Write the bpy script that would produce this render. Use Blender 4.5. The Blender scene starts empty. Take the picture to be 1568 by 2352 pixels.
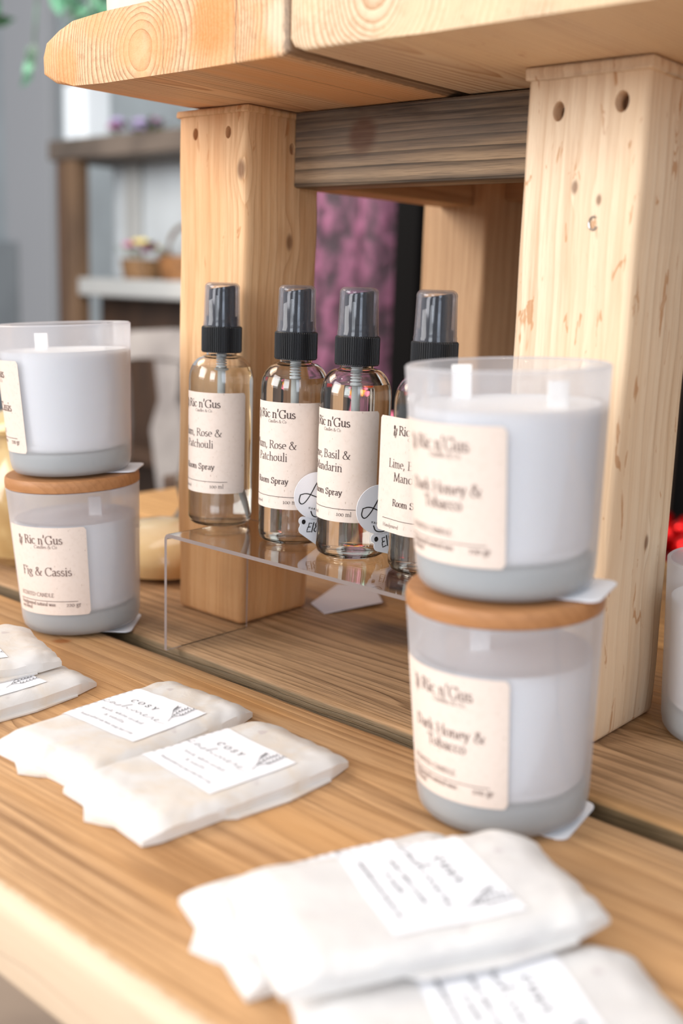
import bpy, bmesh, math, random
from mathutils import Vector, Matrix, noise
R = math.radians
PI = math.pi
SC = bpy.context.scene
COL = SC.collection

# ------------------------------------------------------------------ camera
# table frame: +X runs along the table boards (right and nearer), +Y across them (right and farther), z = 0 is the table top
CAM = Vector((0, 0, .22))
FW = Vector((-.6431, .7385, -.2025)); EX = Vector((.7492, .6615, .0330)); EY = Vector((.1584, -.1305, -.9787))
RT = Vector((.7539, .6570, 0)); VW = Vector((-.657, .754, 0))        # horizontal right / away from the camera
cd = bpy.data.cameras.new('camera'); cam = bpy.data.objects.new('camera', cd); COL.objects.link(cam)
cd.sensor_fit = 'VERTICAL'; cd.sensor_height = 36; cd.sensor_width = 24
cd.lens = 2524 / 2352 * 36
cd.clip_start = .02; cd.clip_end = 50
cd.dof.use_dof = True; cd.dof.focus_distance = .600; cd.dof.aperture_fstop = 4.8
z_ = -FW.normalized(); x_ = EX.normalized(); y_ = z_.cross(x_); x_ = y_.cross(z_)
m = Matrix((x_, y_, z_)).transposed().to_4x4(); m.translation = CAM
cam.matrix_world = m
SC.camera = cam

# ------------------------------------------------------------------ world, lights, exposure
SC.view_settings.view_transform = 'Standard'; SC.view_settings.look = 'None'
SC.view_settings.exposure = 0.20; SC.view_settings.gamma = 1; SC.view_settings.use_curve_mapping = False
w = bpy.data.worlds.new('world'); SC.world = w; w.use_nodes = True
bg = w.node_tree.nodes['Background']; bg.inputs[0].default_value = (.90, .94, 1.0, 1); bg.inputs[1].default_value = .44


def area(name, loc, target, sx, sy, power, col, spread=180):
    l = bpy.data.lights.new(name, 'AREA'); l.shape = 'RECTANGLE'; l.size = sx; l.size_y = sy; l.energy = power; l.color = col
    l.spread = R(spread)
    o = bpy.data.objects.new(name, l); COL.objects.link(o); o.location = loc
    o.rotation_euler = (Vector(target) - Vector(loc)).to_track_quat('-Z', 'Y').to_euler()
    return o


area('shop_window_light', (-1.95, -1.95, 1.2), (-.35, .4, .1), 1.5, 1.5, 72, (1, .97, .95))
area('door_light', (.1, -1.9, .9), (-.3, .4, .15), .8, 1.2, 22, (.90, .95, 1))
area('side_window_light', (1.35, -.75, .75), (-.3, .4, .1), .6, 1.3, 9, (.76, .86, 1))
area('left_room_light', (-2.3, .1, 1.5), (-.5, .4, 0), .8, .8, 15, (1, .80, .58))
area('back_fill_light', (-1.5, .9, 1.0), (-2.4, 2.2, .35), .8, .8, 30, (1, .96, .92))  # added fill that brightens the shelves and wall behind, not a shop lamp
area('ceiling_light', (-.3, .9, 2.0), (-.6, 1.6, 0), 1.6, 1.6, 22, (1, .93, .86))
for i, p in enumerate([(-.2, -1.2, 1.75), (.5, -.7, 1.75), (-1.1, -.7, 1.75), (.9, .6, 1.75)]):
    l = bpy.data.lights.new('ceiling_spot_light', 'POINT'); l.energy = 3.2; l.color = (1, .82, .62); l.shadow_soft_size = .03
    o = bpy.data.objects.new('ceiling_spot_light', l); o.location = p; COL.objects.link(o)
SC.cycles.max_bounces = 20; SC.cycles.transmission_bounces = 20; SC.cycles.transparent_max_bounces = 24
SC.cycles.diffuse_bounces = 8; SC.cycles.glossy_bounces = 5
SC.cycles.sample_clamp_indirect = 6
SC.cycles.caustics_reflective = False; SC.cycles.caustics_refractive = True


# ------------------------------------------------------------------ helpers
def srgb(r, g, b):
    f = lambda c: (c / 255 / 12.92) if c / 255 <= .04045 else ((c / 255 + .055) / 1.055) ** 2.4
    return (f(r), f(g), f(b), 1)


class NT:
    def __init__(s, name):
        s.m = bpy.data.materials.new(name); s.m.use_nodes = True; s.t = s.m.node_tree; s.t.nodes.clear()
        s.out = s.n('ShaderNodeOutputMaterial')

    def n(s, typ, **kw):
        x = s.t.nodes.new(typ)
        for k, v in kw.items(): setattr(x, k, v)
        return x

    def l(s, a, b): s.t.links.new(a, b)

    def set(s, sock, v):
        if hasattr(v, 'links'): s.l(v, sock)
        else: sock.default_value = v

    def math(s, op, a, b=None, c=None, clamp=False):
        x = s.n('ShaderNodeMath', operation=op, use_clamp=clamp)
        s.set(x.inputs[0], a)
        if b is not None: s.set(x.inputs[1], b)
        if c is not None: s.set(x.inputs[2], c)
        return x.outputs[0]

    def vmath(s, op, a, b=None):
        x = s.n('ShaderNodeVectorMath', operation=op); s.set(x.inputs[0], a)
        if b is not None: s.set(x.inputs[1], b)
        return x.outputs['Value' if op in ('LENGTH', 'DISTANCE', 'DOT_PRODUCT') else 'Vector']

    def noise(s, vec, scale, detail=3, rough=.55, dist=0, col=False):
        x = s.n('ShaderNodeTexNoise'); s.set(x.inputs['Vector'], vec)
        x.inputs['Scale'].default_value = scale; x.inputs['Detail'].default_value = detail
        x.inputs['Roughness'].default_value = rough; x.inputs['Distortion'].default_value = dist
        return x.outputs['Color' if col else 'Fac']

    def range(s, v, a, b, c=0, d=1, smooth=True):
        x = s.n('ShaderNodeMapRange'); x.interpolation_type = 'SMOOTHSTEP' if smooth else 'LINEAR'
        s.set(x.inputs[0], v)
        for i, k in enumerate((a, b, c, d)): x.inputs[i + 1].default_value = k
        return x.outputs[0]

    def mix(s, f, a, b, mode='MIX'):
        x = s.n('ShaderNodeMix', data_type='RGBA', blend_type=mode); x.clamp_factor = True
        s.set(x.inputs[0], f); s.set(x.inputs[6], a); s.set(x.inputs[7], b)
        return x.outputs[2]

    def bsdf(s, col, rough=.5, **kw):
        x = s.n('ShaderNodeBsdfPrincipled'); s.set(x.inputs['Base Color'], col); s.set(x.inputs['Roughness'], rough)
        for k, v in kw.items(): s.set(x.inputs[k.replace('_', ' ')], v)
        return x

    def finish(s, sh):
        s.l(sh, s.out.inputs[0]); return s.m

    def bump(s, h, strength, dist, b):
        x = s.n('ShaderNodeBump'); x.inputs['Strength'].default_value = strength; x.inputs['Distance'].default_value = dist
        s.l(h, x.inputs['Height']); s.l(x.outputs[0], b.inputs['Normal'])


def plain(name, rgb, rough=.5, **kw):
    t = NT(name); b = t.bsdf(srgb(*rgb), rough, **kw); return t.finish(b.outputs[0])


def mottled(name, a, b, scale, rough=.6, lo=.35, hi=.65, stretch=(1, 1, 1), bump=0, **kw):
    t = NT(name); g = t.n('ShaderNodeTexCoord').outputs['Object']
    v = t.vmath('MULTIPLY', g, stretch)
    f = t.range(t.noise(v, scale, 4), lo, hi)
    p = t.bsdf(t.mix(f, srgb(*a), srgb(*b)), rough, **kw)
    if bump: t.bump(f, bump, .001, p)
    return t.finish(p.outputs[0])


def wood(name, light, dark, axis, pith, spacing=.004, ring=.6, wob=.006, fiber=.35, stain=None, stain_amt=.5, stain_scale=9, edge=None, crack=(),
         tint=None, tint_scale=14, knots=(), rough=.55, bump=.35, seed=0, flecks=None, blot=None, streak=(0, 0)):
    """annual rings round a pith line: plain, quarter and end grain all follow from it"""
    t = NT(name); pos = t.n('ShaderNodeNewGeometry').outputs['Position']
    pos0 = pos
    st = [1, 1, 1]; st[axis] = .10
    sv = t.vmath('MULTIPLY', t.vmath('ADD', pos, (seed * 1.37, seed * .71, seed * .33)), tuple(st))
    # knots pull the rings round them
    kd = None; kmask = None
    for (kx, ky, kz, kr) in knots:
        kk = [1, 1, 1]; kk[axis] = .55
        d = t.vmath('LENGTH', t.vmath('MULTIPLY', t.vmath('SUBTRACT', pos, (kx, ky, kz)), tuple(kk)))
        bumpk = t.math('MULTIPLY', t.range(d, 0, kr * 3.2, 1, 0), kr * 1.1)
        core = t.range(d, kr * .35, kr, 1, 0)
        kd = bumpk if kd is None else t.math('ADD', kd, bumpk)
        kmask = core if kmask is None else t.math('MAXIMUM', kmask, core)
    n1 = t.noise(sv, 16, 2, .5, 0, True)
    n1 = t.vmath('MULTIPLY', t.vmath('SUBTRACT', n1, (.5, .5, .5)), (wob * 4, wob * 4, wob * 4))
    n2 = t.noise(sv, 90, 2, .5, 0, True)
    n2 = t.vmath('MULTIPLY', t.vmath('SUBTRACT', n2, (.5, .5, .5)), (.0016, .0016, .0016))
    q = t.vmath('ADD', t.vmath('ADD', pos, n1), n2)
    cr = [1, 1, 1]; cr[axis] = .035
    d = t.vmath('LENGTH', t.vmath('MULTIPLY', t.vmath('SUBTRACT', q, pith), tuple(cr)))
    if kd is not None: d = t.math('ADD', d, kd)
    # uneven ring widths
    ph = t.math('DIVIDE', d, spacing)
    ph = t.math('ADD', ph, t.math('MULTIPLY', t.math('SINE', t.math('MULTIPLY', ph, .61)), .55))
    fr = t.math('FRACT', ph)
    late = t.math('MULTIPLY', t.math('POWER', fr, 2.4), t.range(fr, .93, 1.0, 1, 0))
    fv = [1, 1, 1]; fv[axis] = .03
    fib = t.noise(t.vmath('MULTIPLY', pos, tuple(fv)), 900, 3, .6)
    fib2 = t.noise(t.vmath('MULTIPLY', pos, tuple(fv)), 240, 3, .6)
    fib3 = t.noise(t.vmath('MULTIPLY', pos, tuple(.02 if i_ == axis else 1 for i_ in range(3))), 2600, 2, .6)
    c = t.mix(t.math('MULTIPLY', late, ring), srgb(*light), srgb(*dark))
    c = t.mix(t.math('MULTIPLY', t.range(fib3, .48, .68), fiber * .7), c, srgb(*dark))
    c = t.mix(t.math('MULTIPLY', t.range(fib2, .46, .68), fiber), c, srgb(*dark))
    if tint:
        c = t.mix(t.math('MULTIPLY', t.range(t.noise(sv, tint_scale, 3), .40, .66), .75), c, srgb(*tint))
    if stain:
        sn = t.noise(t.vmath('MULTIPLY', sv, tuple(2.2 if i == axis else 1 for i in range(3))), stain_scale, 4, .6, .4)
        c = t.mix(t.math('MULTIPLY', t.range(sn, .48, .70), stain_amt), c, srgb(*stain))
    if streak[0]:
        sn = t.noise(t.vmath('MULTIPLY', pos, tuple(fv)), streak[1], 3, .6)
        c = t.mix(t.math('MULTIPLY', t.range(sn, .50, .62), streak[0]), c, srgb(*(stain or dark)))
    if flecks:
        fl = [1, 1, 1]; fl[axis] = .22
        fn = t.noise(t.vmath('MULTIPLY', pos, tuple(fl)), flecks[1], 3, .6, .8)
        c = t.mix(t.math('MULTIPLY', t.range(fn, flecks[2], flecks[2] + .035), .75), c, srgb(*flecks[0]))
    for (bx, by, bz, br, bc, ba, *bs_) in (blot or ()):
        bb = t.vmath('LENGTH', t.vmath('ADD', t.vmath('MULTIPLY', t.vmath('SUBTRACT', pos, (bx, by, bz)), tuple((bs_[0] if bs_ and i_ == axis else 1) for i_ in range(3))), t.vmath('MULTIPLY', n1, (1.2, 1.2, 1.2))))
        c = t.mix(t.math('MULTIPLY', t.range(bb, br * .5, br * 1.15, 1, 0), ba), c, srgb(*bc))
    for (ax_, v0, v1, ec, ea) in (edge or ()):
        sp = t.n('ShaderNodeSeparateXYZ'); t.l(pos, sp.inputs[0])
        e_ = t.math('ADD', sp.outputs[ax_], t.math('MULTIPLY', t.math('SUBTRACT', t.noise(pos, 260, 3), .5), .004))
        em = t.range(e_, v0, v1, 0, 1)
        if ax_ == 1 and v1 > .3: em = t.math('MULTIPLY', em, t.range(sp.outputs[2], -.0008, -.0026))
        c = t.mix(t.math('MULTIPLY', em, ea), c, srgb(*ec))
    for (cx_, cw_) in crack:
        sp = t.n('ShaderNodeSeparateXYZ'); t.l(pos, sp.inputs[0])
        cd_ = t.math('ABSOLUTE', t.math('SUBTRACT', t.math('ADD', sp.outputs[0], t.math('MULTIPLY', t.math('SUBTRACT', t.noise(pos, 120, 2), .5), .0022)), cx_))
        c = t.mix(t.math('MULTIPLY', t.range(cd_, cw_ * .5, cw_, 1, 0), .8), c, srgb(60, 34, 20))
    if kmask is not None:
        c = t.mix(t.math('MULTIPLY', kmask, .8), c, srgb(int(dark[0] * .6), int(dark[1] * .5), int(dark[2] * .42)))
    c = t.mix(t.math('MULTIPLY', t.range(fib, .3, .7), .12), c, srgb(*[min(255, int(v * 1.1)) for v in light]))
    p = t.bsdf(c, rough, Specular_IOR_Level=.3)
    h = t.math('SUBTRACT', t.math('ADD', t.math('MULTIPLY', fib2, .5), t.math('MULTIPLY', fib3, .35)), t.math('MULTIPLY', late, .6))
    t.bump(h, bump, .0012, p)
    return t.finish(p.outputs[0])


def link(name, bm, mat, parent=None, smooth=None, sharp=35):
    me = bpy.data.meshes.new(name); bmesh.ops.recalc_face_normals(bm, faces=bm.faces) if smooth != 'keep' else None
    bm.to_mesh(me); bm.free()
    if mat: me.materials.append(mat)
    o = bpy.data.objects.new(name, me); COL.objects.link(o)
    if smooth:
        for p in me.polygons: p.use_smooth = True
        me.set_sharp_from_angle(angle=R(sharp))
    if parent: o.parent = parent
    return o


def empty(name, loc, label, cat, group=None, rz=0):
    o = bpy.data.objects.new(name, None); COL.objects.link(o); o.location = loc; o.rotation_euler = (0, 0, rz)
    o.empty_display_size = .01
    return tag(o, label, cat, group)


def tag(o, label, cat, group=None):
    o['label'] = label; o['category'] = cat
    if group: o['group'] = group
    return o


def structure(name, bm, mat, **kw):
    o = link(name, bm, mat, **kw); o['kind'] = 'structure'; return o


def box(bm, x0, x1, y0, y1, z0, z1, bev=0, seg=2):
    r = bmesh.ops.create_cube(bm, size=1)
    vs = r['verts']
    for v in vs:
        v.co = Vector(((x0 + x1) / 2 + v.co.x * (x1 - x0), (y0 + y1) / 2 + v.co.y * (y1 - y0), (z0 + z1) / 2 + v.co.z * (z1 - z0)))
    if bev:
        es = list({e for v in vs for e in v.link_edges})
        bmesh.ops.bevel(bm, geom=es, offset=bev, segments=seg, affect='EDGES', profile=.5)
    return bm


def lathe(prof, seg=64, bm=None, c=(0, 0, 0)):
    bm = bm or bmesh.new(); rings = []
    for r, z in prof:
        if r < 1e-6: rings.append([bm.verts.new((c[0], c[1], c[2] + z))])
        else: rings.append([bm.verts.new((c[0] + r * math.cos(2 * PI * i / seg), c[1] + r * math.sin(2 * PI * i / seg), c[2] + z)) for i in range(seg)])
    for a, b in zip(rings, rings[1:]):
        for i in range(seg):
            j = (i + 1) % seg
            f = [a[i % len(a)], a[j % len(a)], b[j % len(b)], b[i % len(b)]]
            u = []
            [u.append(v) for v in f if v not in u]
            if len(u) > 2: bm.faces.new(u)
    return bm


def arc(cx, cz, r, a0, a1, n=8):
    return [(cx + r * math.cos(R(a0 + (a1 - a0) * i / n)), cz + r * math.sin(R(a0 + (a1 - a0) * i / n))) for i in range(n + 1)]


def prism(bm, pts, y0, y1):
    """outline in x-z extruded along y"""
    a = [bm.verts.new((x, y0, z)) for x, z in pts]; b = [bm.verts.new((x, y1, z)) for x, z in pts]
    n = len(pts); bm.faces.new(a); bm.faces.new(b[::-1])
    for i in range(n): bm.faces.new((a[i], b[i], b[(i + 1) % n], a[(i + 1) % n]))
    return bm


def tube(bm, pts, r, seg=10, closed=False):
    pts = [Vector(p) for p in pts]; rings = []; n = len(pts)
    up = Vector((0, 0, 1))
    for i, p in enumerate(pts):
        d = (pts[min(i + 1, n - 1)] - pts[max(i - 1, 0)]).normalized()
        if abs(d.dot(up)) > .95: up = Vector((1, 0, 0))
        a = d.cross(up).normalized(); b = d.cross(a).normalized(); up = Vector((0, 0, 1))
        rr = r[i] if isinstance(r, (list, tuple)) else r
        rings.append([bm.verts.new(p + a * rr * math.cos(2 * PI * k / seg) + b * rr * math.sin(2 * PI * k / seg)) for k in range(seg)])
    for A, B in zip(rings, rings[1:]):
        for k in range(seg): bm.faces.new((A[k], A[(k + 1) % seg], B[(k + 1) % seg], B[k]))
    bm.faces.new(rings[0][::-1]); bm.faces.new(rings[-1])
    return bm


def sphere(bm, c, r, seg=16, sc=(1, 1, 1)):
    q = bmesh.ops.create_uvsphere(bm, u_segments=seg, v_segments=max(6, seg // 2), radius=r)
    for v in q['verts']: v.co = Vector((c[0] + v.co.x * sc[0], c[1] + v.co.y * sc[1], c[2] + v.co.z * sc[2]))


# ------------------------------------------------------------------ pen lettering (a light book serif drawn with strokes)
def el(cx, cy, rx, ry, a0, a1, n=12): return [(cx + rx * math.cos(R(a0 + (a1 - a0) * i / n)), cy + ry * math.sin(R(a0 + (a1 - a0) * i / n))) for i in range(n + 1)]
def sf(x, y, w=.07): return [(x - w, y), (x + w, y)]


G = {
 'R': (.56, [[(.12, 0), (.12, .64)], sf(.12, 0), [(.04, .64), (.26, .64)] + el(.26, .49, .17, .15, 90, -90), [(.26, .34), (.12, .34)], [(.27, .34), (.48, .03), (.58, 0)]]),
 'P': (.5, [[(.12, 0), (.12, .64)], sf(.12, 0), [(.04, .64), (.25, .64)] + el(.25, .47, .18, .17, 90, -90), [(.25, .30), (.12, .30)]]),
 'B': (.54, [[(.12, 0), (.12, .64)], [(.04, .64), (.25, .64)] + el(.25, .49, .14, .15, 90, -90), [(.12, .34), (.28, .34)] + el(.28, .17, .17, .17, 90, -90), [(.28, 0), (.04, 0)]]),
 'D': (.66, [[(.12, 0), (.12, .64)], [(.04, .64), (.26, .64)] + el(.26, .32, .3, .32, 90, -90), [(.26, 0), (.04, 0)]]),
 'C': (.6, [el(.34, .32, .28, .33, 42, 318, 20), [(.55, .5), (.55, .64)]]),
 'G': (.66, [el(.34, .32, .28, .33, 42, 300, 20), [(.55, .5), (.55, .64)], [(.55, .26), (.55, .04)], sf(.54, .26), [(.55, .05), (.48, .02)]]),
 'L': (.48, [[(.12, 0), (.12, .64)], sf(.12, .64), [(.04, 0), (.44, 0), (.46, .14)]]),
 'M': (.78, [[(.1, 0), (.13, .64)], [(.13, .64), (.38, .04)], [(.38, .04), (.64, .64)], [(.64, .64), (.68, 0)], sf(.1, 0), sf(.68, 0), [(.05, .64), (.14, .64)], [(.63, .64), (.72, .64)]]),
 'N': (.68, [[(.12, 0), (.12, .64)], [(.12, .64), (.56, 0)], [(.56, 0), (.56, .64)], sf(.12, 0), sf(.56, .64)]),
 'A': (.62, [[(.06, 0), (.32, .66)], [(.32, .66), (.56, 0)], [(.15, .24), (.46, .24)], sf(.06, 0, .06), sf(.57, 0, .06)]),
 'E': (.5, [[(.12, 0), (.12, .64)], [(.04, .64), (.42, .64), (.42, .54)], [(.12, .34), (.34, .34)], [(.04, 0), (.44, 0), (.46, .12)]]),
 'F': (.48, [[(.12, 0), (.12, .64)], sf(.12, 0), [(.04, .64), (.42, .64), (.43, .52)], [(.12, .34), (.34, .34)]]),
 'T': (.54, [[(.28, 0), (.28, .64)], sf(.28, 0), [(.04, .54), (.05, .64), (.51, .64), (.52, .54)]]),
 'H': (.68, [[(.12, 0), (.12, .64)], [(.56, 0), (.56, .64)], [(.12, .33), (.56, .33)], sf(.12, 0), sf(.12, .64), sf(.56, 0), sf(.56, .64)]),
 'Y': (.58, [[(.06, .64), (.29, .3)], [(.52, .64), (.29, .3)], [(.29, .3), (.29, 0)], sf(.07, .64), sf(.51, .64), sf(.29, 0)]),
 'O': (.68, [el(.34, .32, .28, .33, 0, 360, 24)]),
 'S': (.46, [el(.22, .48, .14, .16, 40, 250, 10) + el(.24, .16, .15, .17, 80, -145, 12), [(.34, .5), (.34, .62)], [(.08, .15), (.08, .02)]]),
 'a': (.38, [[(.28, .3), (.28, .06), (.36, .01)], el(.18, .3, .10, .12, 0, 150, 8), [(.28, .25), (.18, .22)] + el(.16, .11, .10, .11, 90, 300, 10) + [(.28, .08)]]),
 'b': (.44, [[(.1, .7), (.1, .02)], [(.03, .69), (.1, .7)], el(.23, .21, .15, .21, 150, -150, 16)]),
 'c': (.37, [el(.21, .21, .16, .21, 50, 310, 16)]),
 'd': (.46, [[(.35, .7), (.35, .04), (.42, .01)], [(.28, .69), (.35, .7)], el(.21, .2, .16, .21, 40, 320, 16)]),
 'e': (.38, [[(.05, .24), (.34, .24)] + el(.2, .22, .15, .2, 0, 305, 18)]),
 'f': (.27, [[(.12, 0), (.12, .55)] + el(.23, .56, .11, .14, 180, 60, 6), [(.03, .42), (.24, .42)], sf(.12, 0)]),
 'g': (.42, [el(.19, .28, .12, .13, 0, 360, 14), [(.28, .36), (.38, .40)], [(.12, .17), (.10, .1), (.28, .04)] + el(.2, -.08, .15, .10, 60, -220, 12)]),
 'h': (.46, [[(.1, 0), (.1, .7)], sf(.1, 0, .06), [(.03, .69), (.1, .7)], [(.1, .28)] + el(.23, .27, .12, .14, 150, 0, 8) + [(.35, 0)], sf(.36, 0, .06)]),
 'i': (.22, [[(.11, 0), (.11, .42)], sf(.11, 0, .06), [(.04, .41), (.11, .42)], [(.105, .585), (.115, .62)]]),
 'k': (.42, [[(.1, 0), (.1, .7)], sf(.1, 0, .06), [(.03, .69), (.1, .7)], [(.1, .18), (.32, .41)], [(.17, .25), (.34, .02), (.41, 0)], sf(.32, .42, .05)]),
 'l': (.22, [[(.11, 0), (.11, .7)], sf(.11, 0, .06), [(.04, .69), (.11, .7)]]),
 'm': (.68, [[(.1, 0), (.1, .42)], sf(.1, 0, .05), [(.03, .41), (.1, .42)], [(.1, .28)] + el(.22, .28, .11, .13, 150, 0, 8) + [(.33, 0)], sf(.33, 0, .05), [(.33, .28)] + el(.45, .28, .11, .13, 150, 0, 8) + [(.56, 0)], sf(.57, 0, .05)]),
 'n': (.46, [[(.1, 0), (.1, .42)], sf(.1, 0, .06), [(.03, .41), (.1, .42)], [(.1, .28)] + el(.23, .27, .12, .14, 150, 0, 8) + [(.35, 0)], sf(.36, 0, .06)]),
 'o': (.41, [el(.205, .21, .16, .21, 0, 360, 18)]),
 'p': (.45, [[(.1, -.22), (.1, .42)], sf(.1, -.22, .06), [(.03, .41), (.1, .42)], el(.23, .21, .16, .21, 145, -145, 16)]),
 'r': (.32, [[(.1, 0), (.1, .42)], sf(.1, 0, .06), [(.03, .41), (.1, .42)], [(.1, .26), (.18, .39), (.26, .41), (.29, .37)]]),
 's': (.32, [el(.15, .32, .09, .10, 40, 250, 8) + el(.165, .11, .10, .11, 80, -150, 10)]),
 't': (.27, [[(.12, .53), (.12, .1)] + el(.2, .09, .08, .08, 190, 320, 6), [(.03, .42), (.24, .42)]]),
 'u': (.46, [[(.1, .42), (.1, .13)] + el(.21, .13, .11, .12, 180, 340, 8), [(.35, .42), (.35, .05), (.43, .01)], [(.03, .41), (.1, .42)], [(.28, .41), (.35, .42)]]),
 'v': (.4, [[(.05, .42), (.2, 0)], [(.36, .42), (.2, 0)], sf(.06, .42, .05), sf(.35, .42, .05)]),
 'w': (.6, [[(.05, .42), (.18, 0)], [(.3, .42), (.18, 0)], [(.3, .42), (.43, 0)], [(.55, .42), (.43, 0)], sf(.06, .42, .05), sf(.54, .42, .05)]),
 'x': (.4, [[(.06, .42), (.34, 0)], [(.34, .42), (.06, 0)]]),
 'y': (.4, [[(.05, .42), (.21, .02)], [(.36, .42), (.21, .02), (.14, -.18), (.04, -.2)], sf(.06, .42, .05), sf(.35, .42, .05)]),
 '&': (.68, [[(.6, .34), (.48, .1)] + el(.26, .15, .2, .16, -20, -200, 12) + [(.1, .28), (.34, .48)] + el(.26, .54, .09, .1, 0, 180, 8) + [(.17, .5), (.5, .04), (.62, 0)], sf(.6, .35, .06)]),
 "'": (.18, [[(.10, .7), (.08, .52)]]),
 ',': (.18, [[(.08, .05), (.09, 0), (.04, -.1)]]),
 '|': (.2, [[(.1, -.1), (.1, .7)]]),
 '1': (.34, [[(.17, 0), (.17, .42)], sf(.17, 0, .08), [(.09, .36), (.17, .42)]]),
 '0': (.42, [el(.21, .21, .16, .21, 0, 360, 18)]),
 '2': (.4, [el(.19, .30, .13, .12, 160, -30, 8) + [(.06, .02), (.34, .02)]]),
 '5': (.4, [[(.32, .42), (.12, .42), (.1, .24)] + el(.18, .12, .14, .14, 100, -140, 10)]),
}


def text_strokes(s, size, track=0):
    out = []; x = 0
    for ch in s:
        if ch == ' ': x += .24 + track; continue
        adv, st = G[ch]
        for p in st: out.append([((x + a) * size, b * size) for a, b in p])
        x += adv + track
    return out, x * size


def pen(bm, strokes, mapf, x0, y0, thick, thin, rot=0):
    """ribbons of varying width: upright strokes thick, level ones thin"""
    cr, sr = math.cos(rot), math.sin(rot)
    for st in strokes:
        pts = []
        for (a, b), (c, d) in zip(st, st[1:]):
            k = max(1, int(math.hypot(c - a, d - b) / .0012))
            pts += [(a + (c - a) * i / k, b + (d - b) * i / k) for i in range(k)]
        pts.append(st[-1]); n = len(pts)
        if n < 2: continue
        prev = None
        for i, (px, py) in enumerate(pts):
            q0 = pts[max(0, i - 1)]; q1 = pts[min(n - 1, i + 1)]
            dx, dy = q1[0] - q0[0], q1[1] - q0[1]; L = math.hypot(dx, dy) or 1
            dx /= L; dy /= L
            wd = (thin + (thick - thin) * abs(dy * .96 - dx * .28) ** 1.5) / 2
            ex = wd * .8 if i in (0, n - 1) else 0
            ox = -dx * ex if i == 0 else dx * ex; oy = -dy * ex if i == 0 else dy * ex
            vv = []
            for sg in (1, -1):
                lx, ly = px + ox - dy * wd * sg, py + oy + dx * wd * sg
                vv.append(bm.verts.new(mapf(x0 + lx * cr - ly * sr, y0 + lx * sr + ly * cr)))
            if prev: bm.faces.new((prev[0], prev[1], vv[1], vv[0]))
            prev = vv


def write(bm, s, mapf, x, y, size, thick=.075, thin=.028, align='l', track=0, wide=1, rot=0):
    st, wd = text_strokes(s, size, track)
    st = [[(a * wide, b) for a, b in p] for p in st]; wd *= wide
    if align == 'c': x -= wd / 2
    if align == 'r': x -= wd
    pen(bm, st, mapf, x, y, thick * size, thin * size, rot)
    return wd


# ------------------------------------------------------------------ materials
PINE = dict(rough=.5)
table_near_m = wood('oiled_board_near', (202, 162, 120), (108, 72, 42), 0, (-.2, .335, -.055), .0046, .75, .009, .60,
                    stain=(150, 104, 62), stain_amt=.40, stain_scale=26, tint=(200, 150, 96), tint_scale=13, seed=1, bump=.5,
                    edge=((1, .4045, .4055, (84, 72, 50), .8), (1, .2010, .1965, (220, 198, 172), .85)), knots=((-.4860, .285, .0, .006),), blot=((-.548, .372, 0, .006, (150, 80, 20), .8), (-.300, .256, 0, .012, (128, 86, 46), .55, .16), (-.27, .240, 0, .006, (120, 80, 44), .5, .12), (-.42, .385, 0, .010, (190, 130, 66), .4, .2)))  # second edge entry: frontal light on the front face put in as cream colour
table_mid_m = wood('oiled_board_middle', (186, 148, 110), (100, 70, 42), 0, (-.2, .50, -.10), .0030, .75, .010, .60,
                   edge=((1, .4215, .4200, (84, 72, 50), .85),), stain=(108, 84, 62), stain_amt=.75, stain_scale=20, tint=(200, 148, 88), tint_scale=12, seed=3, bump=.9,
                   blot=((-.42, .548, 0, .03, (72, 56, 48), .7),))
table_far_m = wood('oiled_board_far', (205, 160, 105), (130, 88, 48), 0, (-.2, .72, -.07), .005, .5, .009, .4,
                   stain=(120, 92, 64), stain_amt=.5, seed=6, bump=.5)
stool_top_l = wood('stool_plank_left', (228, 192, 152), (148, 88, 46), 1, (-.489, 0, .3365), .0027, .95, .0030, .30, edge=((0, -.3850, -.3815, (92, 78, 68), .75), (0, -.5660, -.5720, (226, 164, 104), .6)), crack=((-.4159, .0004), (-.4700, .0002)),
                   tint=(226, 164, 108), tint_scale=30, seed=2, bump=.6,
                   blot=((-.432, .388, .345, .020, (222, 134, 60), .7), (-.470, .388, .340, .016, (226, 156, 92), .5), (-.555, .388, .335, .014, (224, 150, 84), .6), (-.382, .386, .338, .014, (238, 216, 190), .6)))
stool_top_r = wood('stool_plank_right', (226, 202, 170), (174, 122, 78), 1, (-.3265, 0, .343), .0024, 1.0, .0026, .30, flecks=((176, 108, 56), 420, .66),
                   tint=(232, 202, 162), tint_scale=20, seed=5, bump=.6)
leg_front_l = wood('stool_leg_left', (232, 194, 150), (180, 126, 76), 2, (-.600, .585, 0), .0046, .60, .005, .45,
                   tint=(222, 172, 118), tint_scale=10, seed=4, bump=.3,
                   knots=((-.5035, .476, .286, .0045), (-.4985, .513, .245, .004)), stain=(200, 132, 74), stain_amt=.45, stain_scale=14, flecks=((190, 128, 76), 150, .66), blot=((-.53, .50, .02, .085, (214, 150, 88), .5),))
leg_front_r = wood('stool_leg_right', (236, 212, 182), (190, 148, 108), 2, (-.345, .57, 0), .0050, .50, .005, .40,
                   tint=(234, 202, 164), tint_scale=10, seed=7, bump=.3,
                   flecks=((186, 128, 78), 170, .62), knots=((-.2385, .508, .098, .003), (-.272, .4702, .268, .0025), (-.259, .4702, .262, .002)))
leg_back_m = wood('stool_leg_back', (200, 164, 126), (150, 108, 70), 2, (-.6, .8, 0), .005, .4, .005, .3, seed=9)
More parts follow.
